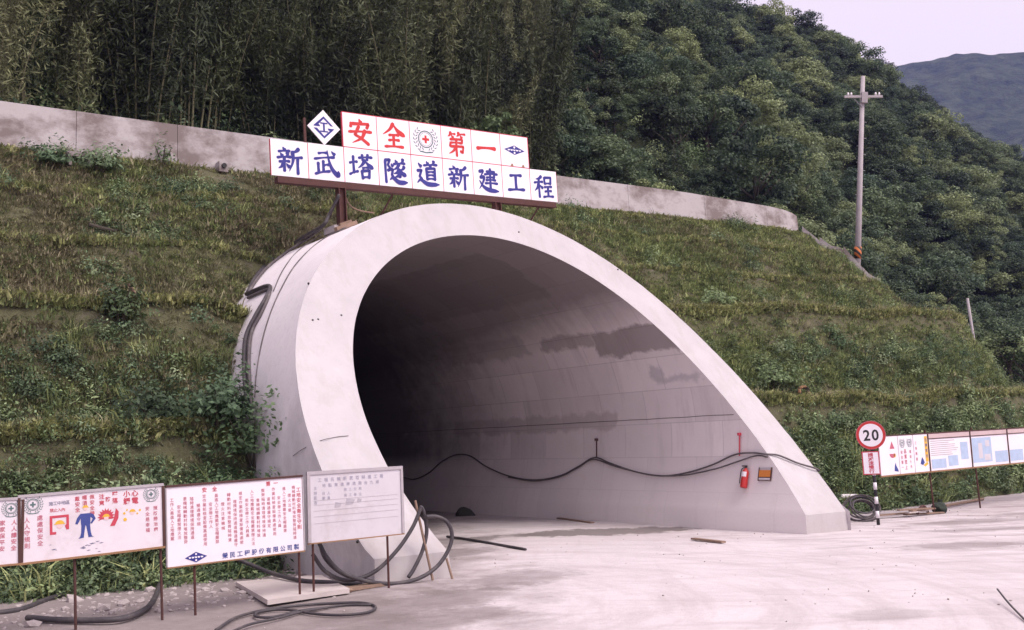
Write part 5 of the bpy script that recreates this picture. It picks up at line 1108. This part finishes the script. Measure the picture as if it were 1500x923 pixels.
def cover():
    gp, gr_, gs, gi_ = [], [], [], []; wp, wr, ws, wi = [], [], [], []
    rr = random.Random(5)
    n = 0
    while n < 185000:
        s = rr.uniform(-14, 38); o = rr.uniform(.05, 10.3); n += 1
        u, t, z = emb_point(s, o)
        if not clear_of_portal(u, t, z, .03): continue
        f1 = fbm(u, t, z, .45)+.5*fbm(u, t, z, 1.7, 4); dens = .82+.7*f1+(.12 if u > 3 else -.05)
        if o > 8.7: dens *= .35
        pr = prof(s); b2e, b1e = pr[11][0], pr[14][0]
        if b2e+.06 < o < b2e+.55 or b1e+.06 < o < b1e+.35: dens *= .45
        if rr.random() > dens: continue
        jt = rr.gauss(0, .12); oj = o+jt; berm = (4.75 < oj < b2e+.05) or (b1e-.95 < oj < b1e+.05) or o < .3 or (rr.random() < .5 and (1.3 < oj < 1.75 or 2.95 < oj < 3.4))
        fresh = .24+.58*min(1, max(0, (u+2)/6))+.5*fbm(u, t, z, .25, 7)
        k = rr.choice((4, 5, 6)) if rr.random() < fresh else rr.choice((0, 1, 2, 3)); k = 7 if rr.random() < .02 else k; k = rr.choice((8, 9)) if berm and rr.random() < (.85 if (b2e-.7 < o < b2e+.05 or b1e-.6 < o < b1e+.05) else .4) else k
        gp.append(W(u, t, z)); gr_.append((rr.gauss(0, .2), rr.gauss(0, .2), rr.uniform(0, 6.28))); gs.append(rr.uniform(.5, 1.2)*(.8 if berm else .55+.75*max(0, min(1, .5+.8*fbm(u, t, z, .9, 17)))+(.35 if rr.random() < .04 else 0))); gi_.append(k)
    for i in range(26000):
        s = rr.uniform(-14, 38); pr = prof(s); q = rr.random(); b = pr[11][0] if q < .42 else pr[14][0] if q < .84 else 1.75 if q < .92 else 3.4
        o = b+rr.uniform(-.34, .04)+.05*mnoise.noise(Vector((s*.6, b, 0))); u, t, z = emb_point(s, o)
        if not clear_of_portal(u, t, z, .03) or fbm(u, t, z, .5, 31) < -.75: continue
        gp.append(W(u, t, z)); gr_.append((rr.gauss(0, .25), rr.gauss(0, .25), rr.uniform(0, 6.28))); gs.append(rr.uniform(.6, 1.2)); gi_.append(rr.choice((8, 9, 8, 9, 4, 5)) if rr.random() < .88 else rr.choice((0, 1, 7)))  # extra tufts, mostly the lit-coloured copy, trace the bench edges
    n = 0
    while n < 36000:
        s = rr.uniform(-14, 38); o = rr.uniform(.1, 10.4); n += 1
        u, t, z = emb_point(s, o)
        if not clear_of_portal(u, t, z, .05): continue
        f1 = fbm(u, t, z, .5, 3)+.4*fbm(u, t, z, 1.6, 12)
        pr = prof(s); b2e, b1e = pr[11][0], pr[14][0]
        if o > b1e+.1: d = (.72 if u > 0 else 1.0)+.9*f1
        elif o > b2e+.1: d = min(1, max(0, (o-b2e)/1.6))*.42+1.25*f1+.02+(.14 if u > 5 else 0)
        else: d = 1.2*f1-(.20 if u < 4 else .30)
        if b1e-1.0 < o < b1e+.12 or 4.6 < o < b2e+.12: d -= .9
        if b2e+.1 < o < b2e+.5: d -= .35
        if b1e-1.9 < o < b1e-1.0: d += .25
        if 3.7 < o < 4.6: d += .12
        if rr.random() > d: continue
        wp.append(W(u, t, z)); wr.append((rr.gauss(0, .25), rr.gauss(0, .25), rr.uniform(0, 6.28))); big = 1.0 if o > 8.9 else .75
        ws.append((.25+.8*rr.random()**1.6)*big); wi.append(rr.choice((0, 1, 2)) if fbm(u, t, z, .6, 21)+rr.gauss(0, .3) > (.25 if u > 0 else -.1) else rr.choice((3, 4, 5, 3, 4, 5, 8, 9)))
        if rr.random() < .12: wi[-1] = rr.choice((6, 7))
    scatter('grass_cover', gp, gr_, gs, gi_, G_T, 'olive grass covering the terraced embankment', 'grass')
    scatter('weed_cover', wp, wr, ws, wi, W_T, 'leafy green weeds thick along the foot of the embankment', 'weeds')
cover()

# ------------------------------------------------------------------ single shrubs on the slope
def shrub(name, label, px, py, o_, r, h, seed, mat, n=900, size=.15, group=None, parent=None):
    u, t, z = on_t(px, py, 13-o_); z = slope_at(u, 13-t); rt = empty(name, W(u, t, z)); tag(rt, label, 'shrub', group)
    link('foliage', shrub_mesh(seed, mat, n, r, h, size), rt); mb = MB()
    for k in range(5):
        a = k*1.3+seed; mb.tube([(0, 0, -.1), (.3*r*math.cos(a), .3*r*math.sin(a), h*.5), (.6*r*math.cos(a), .6*r*math.sin(a), h*.85)], [.03, .02, .008], 5)
    o = mb.build('stems', M_TRUNK, rt); o['kind'] = 'stuff'
    [c for c in rt.children if c.name.startswith('foliage')][0].location = (0, 0, h*.25); return rt
shrub('berm_shrub', 'round green shrub standing alone on the left upper berm', 178, 425, 6.1, .55, .95, 3, L_SHRUB, 900, .11)
shrub('slope_bush', 'leafy bush growing against the left side of the portal', 372, 640, 8.7, .95, 1.15, 5, L_SHRUB, 1700, .12)
shrub('slope_bush', 'dense bush on the left lower slope beside the portal bush', 318, 640, 8.4, .9, .9, 6, L_WEED, 1500, .12)
shrub('slope_bush', 'wide weed clump in the middle of the left lower slope', 225, 590, 7.8, .9, .6, 8, L_WEED, 1200, .12)
shrub('slope_bush', 'tall dark weed clump below the left berm', 345, 545, 7.4, .6, .6, 9, L_WEED, 800, .11)
shrub('slope_bush', 'low bush behind the form board at the portal base', 415, 725, 9.3, .7, .9, 21, L_WEED, 1100, .11)
shrub('slope_bush', 'leafy bush rising above the rule board', 345, 700, 9.2, .9, .9, 22, L_SHRUB, 1300, .11)
shrub('slope_bush', 'leafy bush rising above the pictogram board', 150, 715, 9.2, 1.1, .8, 23, L_WEED, 1500, .11)
shrub('wall_bush', 'dark bush growing below the left part of the crest wall', 145, 258, .7, .75, .6, 12, L_WEED, 900, .12)
shrub('wall_bush', 'second bush below the crest wall near the drain chute', 75, 245, .6, .6, .5, 13, L_WEED, 700, .12)
shrub('wall_bush', 'sparse pale plant rising in front of the crest wall', 238, 246, .25, .4, .75, 14, L_SHRUB, 160, .10)
shrub('slope_bush', 'bright leafy clump on the right upper slope', 1045, 425, 4.5, .8, .5, 15, L_SHRUB, 900, .12)
shrub('slope_bush', 'leafy clump on the right middle slope beside the rim', 1130, 545, 7.5, 1.0, .7, 16, L_SHRUB, 1300, .12)

# ------------------------------------------------------------------ forest
def add_tree(name, label, cat, group, loc, rz, sc, parts, lean=(0, 0)):
    e = empty(name, loc, 0); e.rotation_euler = (lean[0], lean[1], rz); e.scale = (sc[0], sc[0], sc[1]); tag(e, label, cat, group)
    for nm, me in parts: link(nm, me, e)
    return e
def forest():
    rr = random.Random(21); cand = []
    # broadleaf cover over the whole slope
    n = 0
    while n < 13000:
        px = rr.uniform(-60, 1640); s = rr.uniform(.0, 1.04)**.85; n += 1
        p = hill_pt(px, s); D = math.hypot(p[0], p[1])
        if rr.random() > (D/190)**1.6*1.15: continue       # equal density on the ground
        x, y = project(p+np.array([0, 0, 3]))
        if not (-80 < x < 1580 and -120 < y < 640): continue
        bam = x < 790+60*math.sin(y*.03) and D < 130
        cand.append((D, p, x, y, bam))
    br = [c for c in cand if not c[4]]; br.sort(key=lambda c: c[0])
    G = 'broadleaf trees of the hillside forest'; LB = 'dark green broadleaf tree in the forest on the hillside'
    near = 0; rp, rrot, rs, ri = [], [], [], []
    vis = [c for c in br if c[3] < 470]
    for i, (D, p, x, y, b) in enumerate(br):
        k = rr.randrange(5); s = min(1.5, .58*math.exp(rr.gauss(0, .36))); rz = rr.uniform(0, 6.28)
        if near < 290 and y < 500:
            near += 1; LB = ('broadleaf tree standing on the skyline of the ridge' if abs(y-np.interp(x, PXS, [q[1] for q in RIDGE])) < 26 and x > 1080 else 'broadleaf tree low on the hillside right of the tall utility pole' if x > 1265 else 'broadleaf tree on the hillside just left of the tall utility pole' if x > 1080 else 'broadleaf tree at the foot of the hill above the right crest wall' if y > 150 else 'broadleaf tree high on the hillside between the bamboo and the skyline'); add_tree('broadleaf_tree', LB, 'tree', G, tuple(p), rz, (s, s*rr.uniform(.85, 1.2)), (('trunk', TRUNKS[k]), ('crown', CROWNS[k])))
        else: rp.append(p); rrot.append((0, 0, rz)); rs.append(s); ri.append(k)
    ft = template('forest_crowns', CROWNS)
    scatter('far_forest', rp, rrot, rs, ri, ft, 'mass of dark green treetops covering the upper hillside', 'forest')
    # bamboo on the left, in front of the slope
    LBm = 'tall feathery bamboo clump in the dark grove behind the crest wall'; GB = 'bamboo clumps behind the crest wall'; nb = 0; tries = 0; spots = []
    while nb < 235 and tries < 9000:
        tries += 1; px = rr.uniform(-60, 800); s = rr.uniform(0.02, .62)**1.25; p = hill_pt(px, s); x, y = project(p)
        if not (-60 < x < 805) or y < -60: continue
        if any((p[0]-q[0])**2+(p[1]-q[1])**2 < 2.4 for q in spots): continue
        spots.append(p); nb += 1; k = rr.randrange(4); sc = rr.uniform(.7, 1.15)
        LBm = ('front row' if s < .12 else 'upslope')+' bamboo clump '+('behind the left end of the crest wall' if x < 260 else 'behind the crest wall left of the sign' if x < 430 else 'directly behind the overhead sign' if x < 640 else 'between the sign and the broadleaf trees'); add_tree('bamboo_clump', LBm, 'bamboo', GB, tuple(p), rr.uniform(0, 6.28), (sc, sc*rr.uniform(.75, 1.15)), (('culms', BAM[k][0]), ('foliage', BAM[k][1])), (rr.gauss(0, .03), rr.gauss(0, .03)))
    # undergrowth behind the wall
    up, ur, us, ui = [], [], [], []; U_T = template('undergrowth_plants', [shrub_mesh(40+i, L_TREE, 900, 1.0, 1.0, .13) for i in range(3)]+[shrub_mesh(50+i, L_SHRUB, 700, .9, .9, .13) for i in range(2)])
    for i in range(1500):
        px = rr.uniform(-60, 1560); s = abs(rr.gauss(0, .10)); p = hill_pt(px, s)
        up.append(p+np.array([0, 0, -.1])); ur.append((0, 0, rr.uniform(0, 6.28))); us.append(rr.uniform(.6, 1.5)); ui.append(rr.choice((0, 0, 1, 1, 2, 2, 3)) if rr.random() < .93 else 4)
    for i in range(420):     # strip right behind the wall
        s = rr.uniform(-12, 20); o = rr.uniform(-7.5, -2.2); u, t, n_ = crest(s); z = slope_at(s, o); up.append(np.array(W(u+n_[0]*o, t+n_[1]*o, z))); ur.append((0, 0, rr.uniform(0, 6.28))); us.append(rr.uniform(.8, 1.5)); ui.append(rr.choice((0, 1, 2, 3, 4)))
    scatter('undergrowth', up, ur, us, ui, U_T, 'dark leafy undergrowth at the edge of the forest', 'undergrowth')
    # the lone tree that stands clear on the skyline
    p = hill_pt(1140, .985); add_tree('ridge_tree', 'small lone tree standing clear on the skyline of the ridge', 'tree', None, tuple(p), 1.0, (1.0, 1.35), (('trunk', TRUNKS[1]), ('crown', crown_mesh(77, L_TREE, 22, 1.9, .55, 3.5, 70, .22, (.28, .5)))))
    # brighter broad-leaved trees just above the sign
    for (x, y, d, lb) in ((705, 195, 48, 'bright green leafy tree just above the sign'), (735, 190, 50, 'smaller bright green tree right of the one above the sign'), (300, 168, 42, 'light green bush above the crest wall left of the sign'), (345, 172, 43, 'light green bush above the wall next to the diamond plate')):
        p = CAM+ray(x, y)*d; zb = p[2]-3.0; add_tree('bright_tree', lb, 'tree', None, (p[0], p[1], zb), x, (.55, .8), (('trunk', TRUNKS[0]), ('crown', crown_mesh(int(x), L_SHRUB, 10, 1.9, 1.0, 3.6, 110, .30, (.5, .9)))))
    # hedge of low plants right of the embankment
    for i, (x, y) in enumerate(((1445, 492), (1475, 500), (1500, 512), (1530, 520))):
        p = CAM+ray(x, y)*70; add_tree('field_bush', ['low green bush beyond the embankment below the short pole', 'second low bush beyond the embankment right of the first', 'low bush beyond the embankment at the right picture edge', 'last low bush beyond the embankment past the picture edge'][i], 'bush', 'bushes beyond the embankment', (p[0], p[1], p[2]-3.0), x, (1.0, .8), (('trunk', TRUNKS[2]), ('crown', crown_mesh(900+i, L_SHRUB, 14, 2.2, 1.0, 3.2, 120, .26))))
forest()

# ------------------------------------------------------------------ rubble at the verge
def rubble():
    rr = random.Random(3); p, r, s, ix = [], [], [], []; T_ = template('rubble_stones', STONES)
    for i in range(900):
        u = rr.uniform(-13, -6.2); t = rr.gauss(1.6, .9)
        if t > 3.2: continue
        p.append(W(u, t, ground_z(u)+.005)); r.append((rr.uniform(-.5, .5), rr.uniform(-.5, .5), rr.uniform(0, 6))); s.append(rr.choice((.02, .03, .04, .06))*rr.uniform(.6, 1.3)); ix.append(rr.randrange(5))
    for i in range(1300):
        u = rr.uniform(-11, 16); t = rr.uniform(-9, 4)
        if mnoise.noise(Vector((u*.5, t*.5, 2)))+rr.gauss(0, .25) < .05 or (-6.6 < u < -4.3 and t > -.3) or (4.3 < u < 6.6 and t > -.3): continue
        p.append(W(u, t, ground_z(u)+.004)); r.append((rr.uniform(-.5, .5), rr.uniform(-.5, .5), rr.uniform(0, 6))); s.append(rr.choice((.006, .009, .012, .02))*rr.uniform(.7, 1.3)); ix.append(rr.randrange(5))
    scatter('gravel', p, r, s, ix, T_, 'scattered gravel on the dirt verge and the dusty road', 'gravel')
rubble()

# ------------------------------------------------------------------ haze
def haze():
    mt = bpy.data.materials.new('haze_air'); mt.use_nodes = True; n = mt.node_tree; n.nodes.clear(); o = n.nodes.new('ShaderNodeOutputMaterial'); v = n.nodes.new('ShaderNodeVolumePrincipled')
    v.inputs['Density'].default_value = .00021; v.inputs['Color'].default_value = (.36, .38, 1.0, 1); v.inputs['Anisotropy'].default_value = .0; n.links.new(v.outputs[0], o.inputs['Volume'])
    b = MB().box((0, 0, 242), (5200, 5200, 496)); me = mk('haze', b.v, b.f, mt); h = link('haze', me); tag(h, 'thin bluish haze in the air between the hills', 'haze', kind='stuff')
haze()
